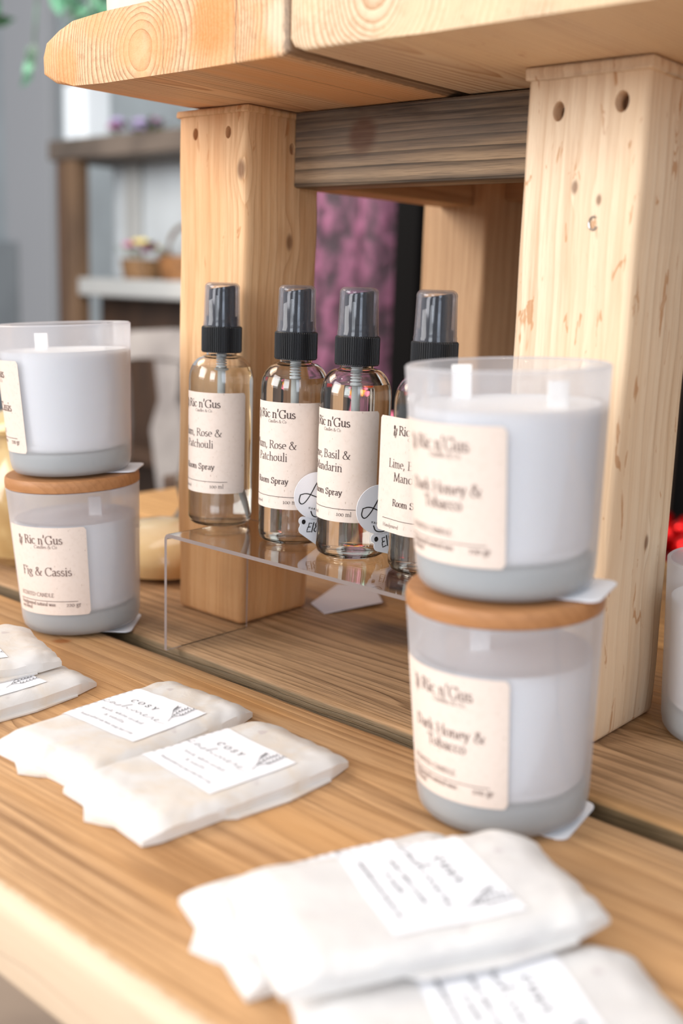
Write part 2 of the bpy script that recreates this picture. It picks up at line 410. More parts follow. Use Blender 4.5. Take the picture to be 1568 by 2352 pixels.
apron_m = wood('weathered_apron', (190, 162, 130), (34, 30, 32), 0, (-.40, .512, .236), .0068, .95, .0050, .55,
               stain=(38, 36, 38), stain_amt=.85, stain_scale=30, tint=(104, 98, 94), tint_scale=22, seed=8, bump=.5,
               blot=((-.442, .516, .303, .013, (96, 66, 54), .85),), streak=(.6, 70))
rail_m = wood('stool_rail', (184, 148, 112), (132, 96, 62), 1, (-.6, 0, .2), .005, .4, .005, .3, seed=10)
rail_x_m = wood('stool_rail_back', (184, 148, 112), (132, 96, 62), 0, (0, .9, .2), .005, .4, .005, .3, seed=11)


def frosted(name, body, clear, rough=.35):
    t = NT(name)
    tr = t.n('ShaderNodeBsdfTransparent'); tr.inputs[0].default_value = (.93, .95, .98, 1)
    df = t.n('ShaderNodeBsdfDiffuse'); df.inputs[0].default_value = srgb(*body)
    tl = t.n('ShaderNodeBsdfTranslucent'); tl.inputs[0].default_value = srgb(*body)
    gl = t.n('ShaderNodeBsdfGlossy'); gl.inputs[0].default_value = (1, 1, 1, 1); gl.inputs[1].default_value = rough
    m1 = t.n('ShaderNodeMixShader'); m1.inputs[0].default_value = .55; t.l(df.outputs[0], m1.inputs[1]); t.l(tl.outputs[0], m1.inputs[2])
    m2 = t.n('ShaderNodeMixShader'); m2.inputs[0].default_value = clear; t.l(m1.outputs[0], m2.inputs[1]); t.l(tr.outputs[0], m2.inputs[2])
    lw = t.n('ShaderNodeLayerWeight'); lw.inputs[0].default_value = .25
    m3 = t.n('ShaderNodeMixShader'); t.l(t.math('MULTIPLY', lw.outputs['Fresnel'], .45), m3.inputs[0]); t.l(m2.outputs[0], m3.inputs[1]); t.l(gl.outputs[0], m3.inputs[2])
    return t.finish(m3.outputs[0])


def glass(name, col=(1, 1, 1), ior=1.5, rough=0.0):
    t = NT(name); b = t.bsdf((*col, 1), rough, Transmission_Weight=1.0, IOR=ior); return t.finish(b.outputs[0])


glass_frost_m = frosted('frosted_glass', (248, 249, 255), .56)
glass_in_t = NT('inner_glass'); _a = glass_in_t.n('ShaderNodeBsdfTransparent'); _b2 = glass_in_t.n('ShaderNodeBsdfGlossy'); _b2.inputs[1].default_value = .05
_l = glass_in_t.n('ShaderNodeLayerWeight'); _l.inputs[0].default_value = .3; _q = glass_in_t.n('ShaderNodeMixShader'); glass_in_t.l(glass_in_t.math('MULTIPLY', _l.outputs['Fresnel'], .35), _q.inputs[0]); glass_in_t.l(_a.outputs[0], _q.inputs[1]); glass_in_t.l(_b2.outputs[0], _q.inputs[2])
glass_in_m = glass_in_t.finish(_q.outputs[0])
glass_base_m = frosted('frosted_glass_base', (226, 232, 226), .15)
wax_t = NT('soy_wax'); _b = wax_t.bsdf(srgb(250, 248, 245), .5, Subsurface_Weight=.1, Subsurface_Scale=.01); _b.inputs['Subsurface Radius'].default_value = (1, .8, .6)
wax_m = wax_t.finish(_b.outputs[0])
wick_m = plain('wooden_wick', (250, 248, 244), .7)
lid_m = wood('bamboo_lid', (176, 124, 80), (140, 92, 54), 0, (0, 2, 1), .004, .35, .004, .3, bump=.2, rough=.45)
kraft = NT('kraft_label'); _g = kraft.n('ShaderNodeTexCoord').outputs['Object']
_c = kraft.mix(kraft.math('MULTIPLY', kraft.range(kraft.noise(_g, 420, 3), .45, .7), .22), srgb(224, 208, 196), srgb(208, 188, 172))
_c = kraft.mix(kraft.math('MULTIPLY', kraft.range(kraft.noise(kraft.vmath('MULTIPLY', _g, (1, 1, .3)), 1500, 2), .69, .74), .6), _c, srgb(150, 118, 90))
kraft_m = kraft.finish(kraft.bsdf(_c, .75).outputs[0])
ink_m = plain('brown_ink', (70, 52, 48), .7)
ink_soft_m = plain('faded_ink', (112, 88, 80), .7)
black_ink_m = plain('black_ink', (22, 18, 18), .6)
grey_ink_m = plain('grey_ink', (70, 70, 74), .6)
paper_m = plain('white_paper', (236, 237, 242), .5)
bottle_m = glass('clear_plastic_bottle', (1, 1, 1), 1.46)
liquid_m = glass('pale_liquid', (.995, .985, .93), 1.35)
acrylic_m = glass('clear_acrylic', (.995, .99, .99), 1.45)
black_m = plain('black_plastic', (22, 22, 24), .38)
pump_m = plain('pump_plastic', (20, 22, 28), .12)
tube_m = plain('dip_tube_plastic', (232, 236, 236), .4)
capt = NT('clear_cap'); _tr = capt.n('ShaderNodeBsdfTransparent'); _tr.inputs[0].default_value = (.96, .965, .98, 1)
_d = capt.bsdf(srgb(215, 215, 225), .12); _lw = capt.n('ShaderNodeLayerWeight'); _lw.inputs[0].default_value = .35
_f = capt.math('ADD', capt.math('MULTIPLY', _lw.outputs['Facing'], .26), .015)
_mx = capt.n('ShaderNodeMixShader'); capt.l(_f, _mx.inputs[0]); capt.l(_tr.outputs[0], _mx.inputs[1]); capt.l(_d.outputs[0], _mx.inputs[2])
_gl = capt.n('ShaderNodeBsdfGlossy'); _gl.inputs[1].default_value = .03
_m2 = capt.n('ShaderNodeMixShader'); capt.l(capt.math('MULTIPLY', _lw.outputs['Fresnel'], .5), _m2.inputs[0]); capt.l(_mx.outputs[0], _m2.inputs[1]); capt.l(_gl.outputs[0], _m2.inputs[2])
cap_m = capt.finish(_m2.outputs[0])


def glassine(name, warm):
    t = NT(name); g = t.n('ShaderNodeTexCoord').outputs['Object']
    v = t.noise(g, 34, 4, .6, .6)
    c = t.mix(t.range(v, .4, .66), srgb(240, 239, 238), srgb(*warm))
    sp = t.range(t.noise(g, 70, 2), .70, .76)
    c = t.mix(t.math('MULTIPLY', sp, .35), c, srgb(168, 146, 158))
    p = t.bsdf(c, .32, Specular_IOR_Level=.5)
    t.bump(t.noise(g, 60, 4, .6, 1.2), .35, .0012, p)
    tl = t.n('ShaderNodeBsdfTranslucent'); tl.inputs[0].default_value = srgb(246, 240, 232)
    mx = t.n('ShaderNodeMixShader'); mx.inputs[0].default_value = .25; t.l(p.outputs[0], mx.inputs[1]); t.l(tl.outputs[0], mx.inputs[2])
    return t.finish(mx.outputs[0])


bag_m = glassine('glassine_paper', (236, 226, 214))
bag2_m = glassine('glassine_paper_cool', (230, 228, 228))

# ------------------------------------------------------------------ the room
floor_m = mottled('shop_floor', (150, 132, 116), (126, 110, 98), 3)
bm = bmesh.new(); box(bm, -5, 2.5, -2.5, 3.2, -.80, -.75); structure('floor', bm, floor_m)
wall_m = mottled('grey_wall', (178, 188, 192), (166, 174, 178), 2.5, .8)
bm = bmesh.new(); box(bm, -5, 2.5, 2.9, 3.0, -.75, 1.9); structure('wall_back', bm, wall_m)
trim_m = plain('grey_trim', (178, 180, 184), .6)
bm = bmesh.new(); box(bm, -4.55, -4.20, 2.84, 2.9, -.75, 1.9, .01); structure('trim_1', bm, trim_m)
panel_m = mottled('grey_dado', (140, 146, 150), (124, 130, 134), 3, .7)
bm = bmesh.new(); box(bm, -5, -4.45, 2.82, 2.9, -.75, .36, .01); structure('trim_2', bm, panel_m)

# ------------------------------------------------------------------ table of thick boards
tb = empty('display_table', (-.2, .6, -.75), 'long table of thick oiled wooden boards carrying the candles and the stool', 'table')
T0 = Vector((-.2, .6, -.75))


def tpart(name, bm, mat, parent, org, **kw):
    bmesh.ops.translate(bm, verts=bm.verts, vec=-Vector(org)); return link(name, bm, mat, parent, **kw)


def board(x0, x1, y0, y1, z0, z1, bev, seed, rag=.0006, nx=140):
    """long board whose rounded edges waver a little"""
    pts = []
    rr = bev
    for (cx, cy, a0) in ((y1 - rr, z1 - rr, 0), (y0 + rr, z1 - rr, 90), (y0 + rr * .6, z0 + rr * .6, 180), (y1 - rr * .6, z0 + rr * .6, 270)):
        r2 = rr if a0 in (0, 90) else rr * .6
        pts += [(cx + r2 * math.cos(R(a0 + k * 22.5)), cy + r2 * math.sin(R(a0 + k * 22.5))) for k in range(5)]
    bm = bmesh.new(); rings = []
    for i in range(nx + 1):
        x = x0 + (x1 - x0) * i / nx; ring = []
        for (y, z) in pts:
            side = 1 if y > (y0 + y1) / 2 else -1
            dy = noise.noise(Vector((x * 14, side * 3.1 + seed, 0))) * rag * 2 + noise.noise(Vector((x * 90, side * 7 + seed, 2))) * rag * .5
            ring.append(bm.verts.new((x, y + dy, z)))
        rings.append(ring)
    n = len(pts)
    for A, B in zip(rings, rings[1:]):
        for k in range(n): bm.faces.new((A[k], A[(k + 1) % n], B[(k + 1) % n], B[k]))
    bm.faces.new(rings[0][::-1]); bm.faces.new(rings[-1])
    return bm


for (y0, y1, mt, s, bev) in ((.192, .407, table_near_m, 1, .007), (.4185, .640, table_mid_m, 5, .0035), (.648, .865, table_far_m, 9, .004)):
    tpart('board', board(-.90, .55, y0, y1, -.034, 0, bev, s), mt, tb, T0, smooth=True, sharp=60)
under_m = wood('under_frame', (150, 112, 74), (96, 66, 40), 1, (0, 0, -.3), .005, .4, .005, .3, seed=13)
for x in (-.78, .42):
    bm = bmesh.new(); box(bm, x - .045, x + .045, .21, .85, -.074, -.034, .003); tpart('cross_batten', bm, under_m, tb, T0)
    for y in (.25, .81):
        bm = bmesh.new(); box(bm, x - .035, x + .035, y - .035, y + .035, -.75, -.074, .004); tpart('leg', bm, under_m, tb, T0)
bm = bmesh.new(); box(bm, -.78, .42, .40, .425, -.12, -.034, .002); tpart('under_rail', bm, table_far_m, tb, T0)

# ------------------------------------------------------------------ rustic stool
S0 = Vector((-.37, .62, 0))
st = empty('display_stool', S0, 'rustic chunky pine stool with two-plank top standing on the table', 'stool')


def plank(x0, x1, y0, y1, z0, z1, prof, seed, ny=60):
    bm = bmesh.new(); rings = []
    for i in range(ny + 1):
        y = y0 + (y1 - y0) * i / ny; ring = []
        for (x, z) in prof:
            e = noise.noise(Vector((y * 12, z * 20 + seed, x * 3))) * .0016 + noise.noise(Vector((y * 60, z * 60, seed))) * .0004
            sg = -1 if x < (x0 + x1) / 2 else 1
            ring.append(bm.verts.new((x + e * sg, y + (noise.noise(Vector((x * 30, z * 60, seed))) * .0008 if i == 0 else 0), z + (e * .6 if z > (z0 + z1) / 2 else 0))))
        rings.append(ring)
    n = len(prof)
    for A, B in zip(rings, rings[1:]):
        for k in range(n): bm.faces.new((A[k], A[(k + 1) % n], B[(k + 1) % n], B[k]))
    f0 = bm.faces.new(rings[0][::-1]); bm.faces.new(rings[-1])
    bmesh.ops.bevel(bm, geom=list(f0.edges), offset=.0022, segments=3, affect='EDGES', profile=.6)
    return bm


pl = [(-.3795, .3255), (-.3795, .352), (-.382, .3585), (-.43, .3603), (-.52, .3598), (-.548, .3585), (-.562, .3555), (-.574, .3500), (-.5775, .3425), (-.5770, .3330), (-.566, .3275), (-.548, .3245), (-.52, .3235), (-.45, .3235), (-.385, .3235)]
tpart('top_plank', plank(-.577, -.38, .388, .90, .3235, .36, pl, 2), stool_top_l, st, S0, smooth=True, sharp=40)
pr = [(-.178, .3240), (-.178, .3575), (-.182, .3600), (-.30, .3620), (-.370, .3608), (-.3762, .3575), (-.3775, .3480), (-.3775, .3300), (-.3750, .3262), (-.369, .3240), (-.30, .3235), (-.20, .3235)]
tpart('top_plank', plank(-.3765, -.178, .386, .90, .3235, .362, pr, 7), stool_top_r, st, S0, smooth=True, sharp=40)


def cut(o, cutters):
    """bores holes and keeps only the result"""
    dg = bpy.context.evaluated_depsgraph_get
    for c in cutters:
        md = o.modifiers.new('b', 'BOOLEAN'); md.operation = 'DIFFERENCE'; md.object = c; md.solver = 'EXACT'
    bpy.context.view_layer.update()
    me = bpy.data.meshes.new_from_object(o.evaluated_get(dg()))
    o.modifiers.clear(); old = o.data; o.data = me; bpy.data.meshes.remove(old)
    for c in cutters: bpy.data.objects.remove(c)


def hole(x, y, z, r, d, ax, sz=1.5, tilt=0):
    bm = lathe([(0, -d), (r * .7, -d), (r, d), (0, d)], 20)
    M = Matrix.Translation((x, y, z)) @ Matrix.Diagonal((1, 1, sz, 1)) @ (Matrix.Rotation(R(90), 4, 'X') if ax == 'y' else Matrix.Rotation(R(90), 4, 'Y'))
    bmesh.ops.transform(bm, matrix=M, verts=bm.verts); bmesh.ops.recalc_face_normals(bm, faces=bm.faces)
    me = bpy.data.meshes.new('cut'); bm.to_mesh(me); bm.free()
    o = bpy.data.objects.new('cut', me); COL.objects.link(o); return o


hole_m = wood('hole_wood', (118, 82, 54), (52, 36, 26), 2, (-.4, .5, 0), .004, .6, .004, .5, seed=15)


def leg(x0, x1, y0, y1, mat, holes, top=.3225, bev=.004, seed=0):
    bm = bmesh.new()
    # slightly ragged sawn head: a chamfered cap over the shaft
    box(bm, x0, x1, y0, y1, 0, top, bev, 3)
    bmesh.ops.subdivide_edges(bm, edges=[e for e in bm.edges if abs(e.verts[0].co.z - e.verts[1].co.z) > .1], cuts=36)
    for v in bm.verts:
        p = v.co; v.co.x += noise.noise(Vector((p.z * 18, seed, p.y * 8))) * .0011; v.co.y += noise.noise(Vector((p.z * 18, seed + 4, p.x * 8))) * .0011
    bmesh.ops.recalc_face_normals(bm, faces=bm.faces)
    o = link('leg', bm, mat)
    if holes: cut(o, [hole(*h) for h in holes])
    for p in o.data.polygons: p.use_smooth = True
    o.data.set_sharp_from_angle(angle=R(40))
    o.data.transform(Matrix.Translation(-S0)); o.parent = st
    # darker wood at the bottom of each screw hole
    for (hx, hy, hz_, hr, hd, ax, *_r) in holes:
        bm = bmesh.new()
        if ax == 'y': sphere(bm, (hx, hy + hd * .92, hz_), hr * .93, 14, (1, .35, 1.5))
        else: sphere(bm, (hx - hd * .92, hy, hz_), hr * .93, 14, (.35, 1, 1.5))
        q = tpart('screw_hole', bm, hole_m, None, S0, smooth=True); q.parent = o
    return o


leg(-.5615, -.4985, .4755, .540, leg_front_l, [(-.5447, .4755, .3085, .0028, .007, 'y'), (-.5150, .4755, .3080, .0029, .007, 'y'), (-.4985, .5142, .3015, .0030, .007, 'x', 1.4)], seed=1)
lr = leg(-.3015, -.2385, .4702, .535, leg_front_r, [(-.2836, .4702, .3025, .0036, .009, 'y', 1.5), (-.2515, .4702, .3045, .0042, .009, 'y', 1.35)], seed=5)
leg(-.5615, -.4985, .732, .795, leg_back_m, [], seed=8)
leg(-.3015, -.2385, .732, .795, leg_back_m, [], seed=11)
# thin sawn lip under the planks on the two front legs
for (x0, x1, y0, y1, mt) in ((-.5622, -.4975, .4747, .5405, leg_front_l), (-.3022, -.2372, .4690, .5360, leg_front_r)):
    bm = bmesh.new(); box(bm, x0, x1, y0, y1, .3170 if x0 > -.4 else .3188, .3230, .0009, 2)
    bmesh.ops.subdivide_edges(bm, edges=bm.edges, cuts=5)
    for v in bm.verts: v.co += Vector((noise.noise(v.co * 300), noise.noise(v.co * 300 + Vector((5, 0, 0))), noise.noise(v.co * 260) * .8 if v.co.z < .321 else 0)) * .0007
    tpart('leg_head', bm, mt, st, S0, smooth=True)
bm = bmesh.new(); box(bm, -.4985, -.3015, .516, .540, .2785, .3232, .0015); tpart('front_apron', bm, apron_m, st, S0)
bm = bmesh.new(); box(bm, -.545, -.512, .540, .732, .283, .3232, .0015); tpart('side_rail', bm, rail_m, st, S0)
bm = bmesh.new(); box(bm, -.285, -.255, .535, .732, .283, .3232, .0015); tpart('side_rail', bm, rail_m, st, S0)
bm = bmesh.new(); box(bm, -.4985, -.3015, .755, .785, .289, .3232, .0015); tpart('back_apron', bm, rail_x_m, st, S0)
steel_m = plain('steel_wire', (190, 186, 182), .25, Metallic=1.0)
bm = bmesh.new(); tube(bm, [(-.2608 + .0021 * math.cos(R(a)), .4694, .2516 + .0030 * math.sin(R(a))) for a in range(60, 331, 18)], .00045, 8)
tpart('wire_staple', bm, steel_m, lr, S0, smooth=True)

# ------------------------------------------------------------------ acrylic riser
RX0, RX1, RY0, RY1, RH = -.4955, -.3030, .4100, .4770, .0725
bm = bmesh.new(); th = .0022; r = .004
outl = [(RX0, 0)] + [(RX0 + r - r * math.cos(R(a)), RH - r + r * math.sin(R(a))) for a in range(0, 91, 15)] + \
       [(RX1 - r + r * math.sin(R(a)), RH - r + r * math.cos(R(a))) for a in range(0, 91, 15)] + [(RX1, 0), (RX1 - th, 0)] + \
       [(RX1 - r + (r - th) * math.cos(R(a)), RH - r + (r - th) * math.sin(R(a))) for a in range(0, 91, 15)] + \
       [(RX0 + r - (r - th) * math.sin(R(a)), RH - r + (r - th) * math.cos(R(a))) for a in range(0, 91, 15)] + [(RX0 + th, 0)]
prism(bm, outl, RY0, RY1)
edge_t = NT('acrylic_cut_edge'); _g1 = edge_t.bsdf((.99, .98, .97, 1), .3, Transmission_Weight=1.0, IOR=1.2); _t1 = edge_t.n('ShaderNodeBsdfTranslucent'); _t1.inputs[0].default_value = srgb(226, 206, 198)
_d1 = edge_t.n('ShaderNodeBsdfDiffuse'); _d1.inputs[0].default_value = srgb(214, 196, 190); _x1 = edge_t.n('ShaderNodeMixShader'); _x1.inputs[0].default_value = .5; edge_t.l(_t1.outputs[0], _x1.inputs[1]); edge_t.l(_d1.outputs[0], _x1.inputs[2])
_x2 = edge_t.n('ShaderNodeMixShader'); _x2.inputs[0].default_value = .6; edge_t.l(_g1.outputs[0], _x2.inputs[1]); edge_t.l(_x1.outputs[0], _x2.inputs[2]); edge_m = edge_t.finish(_x2.outputs[0])
rc = Vector(((RX0 + RX1) / 2, (RY0 + RY1) / 2, 0.0002)); bmesh.ops.translate(bm, verts=bm.verts, vec=-rc)
rs = link('display_riser', bm, acrylic_m, smooth=True, sharp=30); rs.location = rc
rs.data.materials.append(edge_m)
for p in rs.data.polygons:
    if abs(p.normal.y) > .9 or p.normal.z < -.9 and p.center.z < .001: p.material_index = 1; p.use_smooth = False
tag(rs, 'clear acrylic bent riser shelf carrying the four spray bottles', 'display riser')


# ------------------------------------------------------------------ labels wrapped round a cylinder
def cyl_map(rad, a_mid, lift=0.0002, peel=None):
    """label plane (x right seen from outside, z up) onto a cylinder; a_mid = world azimuth of x = 0. beyond peel (x) the paper runs straight off"""
    def f(x, z, extra=0.0):
        rr = rad(z) + lift + extra
        a = a_mid + x / rad(z)
        if peel is not None and x < peel:
            ap = a_mid + peel / rad(z); t = Vector((-math.sin(ap), math.cos(ap), 0)); p = Vector((rr * math.cos(ap), rr * math.sin(ap), z))
            return p + t * (x - peel)
        return Vector((rr * math.cos(a), rr * math.sin(a), z))
    return f


def label_mesh(mapf, x0, x1, z0, z1, cr=.0015, nx=48, nz=6):
    bm = bmesh.new(); g = []
    for j in range(nz + 1):
        row = []
        tz = j / nz
        for i in range(nx + 1):
            x = x0 + (x1 - x0) * i / nx; z = z0 + (z1 - z0) * tz
            dx = min(x - x0, x1 - x)
            ins = cr - math.sqrt(max(0, cr * cr - (cr - dx) ** 2)) if dx < cr else 0
            if j == 0: z += ins
            if j == nz: z -= ins
            row.append(bm.verts.new(mapf(x, z)))
        g.append(row)
    for j in range(nz):
        for i in range(nx): bm.faces.new((g[j][i], g[j][i + 1], g[j + 1][i + 1], g[j + 1][i]))
    return bm


def emblem(bm, mf, x, z, s):
    """little drawn seed heads and herb stalks beside the name"""
    P = [el(.10, .55, .075, .13, 0, 360, 14), el(.10, .55, .035, .10, 0, 360, 10), [(.03, .45), (.17, .64)], [(.17, .45), (.03, .64)], [(.10, .42), (.11, .10), (.16, -.10)], el(.10, .26, .06, .10, 0, 360, 10),
         el(.30, .40, .06, .10, 0, 360, 12), [(.30, .3), (.28, .12), (.22, -.12)], el(.27, .18, .05, .08, 0, 360, 10), [(.24, .3), (.36, .48)], el(.18, .06, .05, .06, 0, 360, 8), [(.05, .0), (.12, .2)], el(.05, .12, .04, .09, 0, 360, 8)]
    pen(bm, [[(a * s, b * s) for a, b in p] for p in P], mf, x, z, .03 * s, .022 * s)


# ------------------------------------------------------------------ spray bottles
BR = .0195
def brad(z): return BR
bprof = [(0, .0012), (.010, .0010), (.0125, 0), (.0165, .0002), (.0186, .0016), (BR, .0046), (BR, .0875)] + \
        [(.0095 + .0100 * math.cos(R(a)), .0880 + .0150 * math.sin(R(a))) for a in range(6, 84, 8)] + [(.0092, .1032), (.0092, .1100)]
iprof = [(.0082, .1100), (.0082, .1030)] + [(.0088 + .0099 * math.cos(R(a)), .0872 + .0148 * math.sin(R(a))) for a in range(82, 4, -8)] + \
        [(BR - .0009, .0870), (BR - .0009, .0052), (.0175, .0030), (.0120, .0024), (.008, .0036), (0, .0042)]


def spray_bottle(loc, a_right, scent, label, peel=None, lvl=.095, tubeang=20):
    """a_right: where the label's right edge sits, degrees to the right of the line to the camera"""
    root = empty('spray_bottle', loc, label, 'spray bottle', 'room spray bottles on the acrylic riser')
    link('bottle', lathe(bprof + iprof, 72), bottle_m, root, smooth=True, sharp=50)
    # liquid: follows the inside a hair into the wall
    def ins(z):
        if z < .0872: return BR - .0006
        s_ = min(1, (z - .0872) / .0148); return .0088 + .0102 * math.sqrt(max(0, 1 - s_ * s_))
    lp = [(0, .0038), (.008, .0032), (.0122, .0020), (.0177, .0026), (BR - .0006, .0050)] + [(ins(.0872 + (lvl - .0872) * k / 5), .0872 + (lvl - .0872) * k / 5) for k in range(6)] + [(ins(lvl) * .5, lvl - .0003), (0, lvl - .0003)]
    link('liquid', lathe(lp, 64), liquid_m, root, smooth=True, sharp=50)
    # dip tube bends toward one wall of the bottle
    ca, sa = math.cos(R(tubeang)), math.sin(R(tubeang)); pts = []
    for k in range(25):
        t = k / 24; z = .104 - t * .099; off = .0150 * max(0, (t - .35) / .65) ** 1.4
        pts.append((off * ca, off * sa, z))
    link('dip_tube', tube(bmesh.new(), pts, .0018, 12), tube_m, root, smooth=True, sharp=60)
    bm = bmesh.new()
    for k in range(7): lathe([(.0024, 0), (.0033, .0004), (.0033, .0010), (.0024, .0014)], 20, bm, (0, 0, .0925 + k * .0017))
    link('pump_spring', bm, tube_m, root, smooth=True)
    # ribbed collar
    n = 60; bm = bmesh.new(); rings = []
    for z, k in ((.1048, 1), (.1052, 1), (.1056, 0), (.1195, 0), (.1203, .97)):
        ring = []
        for i in range(n * 4):
            ph = (i % 4); rr = .0122 if ph in (0, 1) else .01165
            if k == 1: rr = .0118
            if k == .97: rr = .0116
            a = 2 * PI * i / (n * 4); ring.append(bm.verts.new((rr * math.cos(a), rr * math.sin(a), z)))
        rings.append(ring)
    for A, B in zip(rings, rings[1:]):
        for i in range(n * 4): bm.faces.new((A[i], A[(i + 1) % (n * 4)], B[(i + 1) % (n * 4)], B[i]))
    bm.faces.new(rings[0][::-1]); bm.faces.new(rings[-1])
    link('collar', bm, black_m, root)
    # pump head with a slanting finger rest inside a clear over-cap
    bm = lathe([(0, .1190), (.0093, .1190), (.0093, .1262), (.0080, .1266), (.0080, .1420), (.0076, .1432), (0, .1432)], 48)
    for v in bm.verts:
        if v.co.z > .1400: v.co.z += (v.co.x * RT.x + v.co.y * RT.y) * .16
    link('pump_head', bm, pump_m, root, smooth=True, sharp=40)
    cp = [(.0112, .1203), (.0112, .1225), (.0110, .1228), (.0104, .1420)] + arc(.0074, .1430, .0031, 0, 90, 6) + [(.004, .1461), (0, .1461), (0, .1452), (.004, .1452)] + arc(.0072, .1428, .0024, 90, 0, 6) + [(.0095, .1420), (.0102, .1228), (.0104, .1203)]
    link('clear_cap', lathe(cp + [cp[0]], 48), cap_m, root, smooth=True, sharp=50)
    # label, 54 mm wide
    W = .0545; az = math.atan2(-loc[1], -loc[0]); ar = az + R(a_right)
    amid = ar - (W / 2) / BR; z0, z1 = .0212, .0818
    mf = cyl_map(brad, amid, .00018, peel)
    lb = link('label', label_mesh(mf, -W / 2, W / 2, z0, z1), kraft_m, root, smooth=True)
    tx = lambda f: z1 - f * (z1 - z0)
    mt = cyl_map(brad, amid, .00032, peel); bm = bmesh.new(); H = W / 2
    wn = write(bm, "Ric n'Gus", mt, -H + .0150, tx(.145), .0070, .095, .035, wide=.98, track=-.01)
    emblem(bm, mt, -H + .0108, tx(.160), .0080)
    write(bm, 'Candles & Co', mt, -H + .0215, tx(.190), .0026, .06, .03, wide=.9)
    xc = -H + .0235; f = {'p': ('Plum, Rose &', 'Patchouli'), 'l': ('Lime, Basil &', 'Mandarin')}[scent]
    write(bm, f[0], mt, xc, tx(.430), .0068, .072, .026, 'c', wide=.95); write(bm, f[1], mt, xc, tx(.545), .0068, .072, .026, 'c', wide=.95)
    write(bm, 'Room Spray', mt, xc, tx(.760), .0053, .10, .04, 'c')
    pen(bm, [[(0, 0), (W - .0165, 0)]], mt, -H + .0045, tx(.882), .0003, .0003)
    write(bm, 'Handpoured', mt, -H + .0050, tx(.955), .0028, .06, .03)
    write(bm, '100 ml', mt, -H + .0405, tx(.945), .0037, .07, .03, 'r')
    link('lettering', bm, ink_m, lb)
    return root


z = RH + .0004
spray_bottle((-.4970, .4555, z), 47, 'p', 'clear room spray bottle with black collar, furthest left on the acrylic riser', lvl=.0965, tubeang=40)
spray_bottle((-.4350, .4555, z), 50, 'p', 'clear room spray bottle second from left on the riser, round tag at its right side', tubeang=75)
spray_bottle((-.3898, .4562, z), 41, 'l', 'clear room spray bottle third from left on the riser, between the two round tags', tubeang=25)
spray_bottle((-.3390, .4575, z), 62, 'l', 'clear room spray bottle half hidden behind the right candle stack, its label peeling off', peel=-.0105, tubeang=30)


# ------------------------------------------------------------------ swing tags between the bottles
def swing_tag(c, dirv, label, tail_rot):
    root = empty('swing_tag', c, label, 'price tag', 'round swing tags between the bottles')
    d = Vector(dirv).normalized()
    nrm = Vector((d.y, -d.x, 0))
    if nrm.dot(VW) > 0: nrm = -nrm
    def mf(x, y, e=0): return d * x + Vector((0, 0, y)) + nrm * e
    def plate(pts, e0, e1, name, par):
        bm = bmesh.new(); a = [bm.verts.new(mf(x, y, e0)) for x, y in pts]; b = [bm.verts.new(mf(x, y, e1)) for x, y in pts]; n = len(pts)
        bm.faces.new(a); bm.faces.new(b[::-1])
        for i in range(n): bm.faces.new((a[i], b[i], b[(i + 1) % n], a[(i + 1) % n]))
        return link(name, bm, paper_m, par)
    disc = plate(el(0, 0, .0135, .0135, 0, 354, 59), .0002, .0006, 'round_card', root)
    cr, sr = math.cos(tail_rot), math.sin(tail_rot)
    tp = el(-.0075, -.0145, .0026, .0026, 60, 230, 8) + el(-.0070, -.0195, .0030, .0030, 140, 230, 5) + [(.001, -.0290), (.0085, -.0205), (.0065, -.0110), (-.002, -.0105)]
    tp = [(x * cr - y * sr, x * sr + y * cr) for x, y in tp]
    tail = plate(tp, -.0005, -.0001, 'price_card', root)
    bm = bmesh.new()
    A = [[(-.0098, .0008), (-.0108, -.003), (-.0085, -.0052), (-.0045, -.001), (.0012, .0098), (.0006, .006), (.0026, -.0058)], [(-.0098, .0008), (-.006, .0018), (.0002, -.001), (.0030, -.0012)],
         [(.0022, .0034), (.0050, .0052), (.0078, .0020), (.0046, -.0004), (.0088, -.0040), (.0060, -.0072), (.0020, -.0066)], [(.0046, .0030), (.0036, -.0064)], [(-.0032, -.0090), (-.0020, -.0122), (.0030, -.0126), (.0046, -.0104)]]
    def smooth(p):
        for _ in range(3):
            q = [p[0]]
            for a, b in zip(p, p[1:]): q += [(a[0] * .75 + b[0] * .25, a[1] * .75 + b[1] * .25), (a[0] * .25 + b[0] * .75, a[1] * .25 + b[1] * .75)]
            p = q + [p[-1]]
        return p
    pen(bm, [smooth(p) for p in A], lambda x, y: mf(x, y, .00075), 0, 0, .00065, .00055)
    for i, ch in enumerate('HARLES'):
        write(bm, ch, lambda x, y: mf(x, y, .00075), -.0046 + i * .0015, -.0074 - i * .00035, .0015, .14, .1)
    link('lettering', bm, black_ink_m, disc)
    bm = bmesh.new()
    E_ = [[(-.0010, .0022), (-.0026, .0024), (-.0030, .0002), (-.0016, .0002), (-.0034, 0), (-.0040, -.0026), (-.0018, -.0026)], [(.0002, .0026), (-.0010, -.0028)], smooth([(.0030, .0024), (.0014, .0022), (.0012, .0004), (.0026, -.0008), (.0018, -.0030), (.0002, -.0022), (.0010, -.0004), (.0032, .0012), (.0030, .0024)])]
    pen(bm, E_, lambda x, y: mf(x, y, .0001), -.0012 * cr + .0183 * sr * 1, -.0183 * cr - .0012 * sr, .0006, .0005, tail_rot)
    pen(bm, [el(0, 0, .0006, .0009, 0, 360, 12)], lambda x, y: mf(x, y, .0001), (-.0072 * cr + .0150 * sr), (-.0150 * cr - .0072 * sr), .0011, .0011)
    link('lettering', bm, black_ink_m, tail)


swing_tag((-.4135, .4525, .1024), (.447, .894, 0), 'round white tag with £18 price tail between the second and third bottles', 0)
swing_tag((-.3668, .4520, .1020), (.447, .894, 0), 'round white tag with £18 price tail between the third and fourth bottles', R(22))

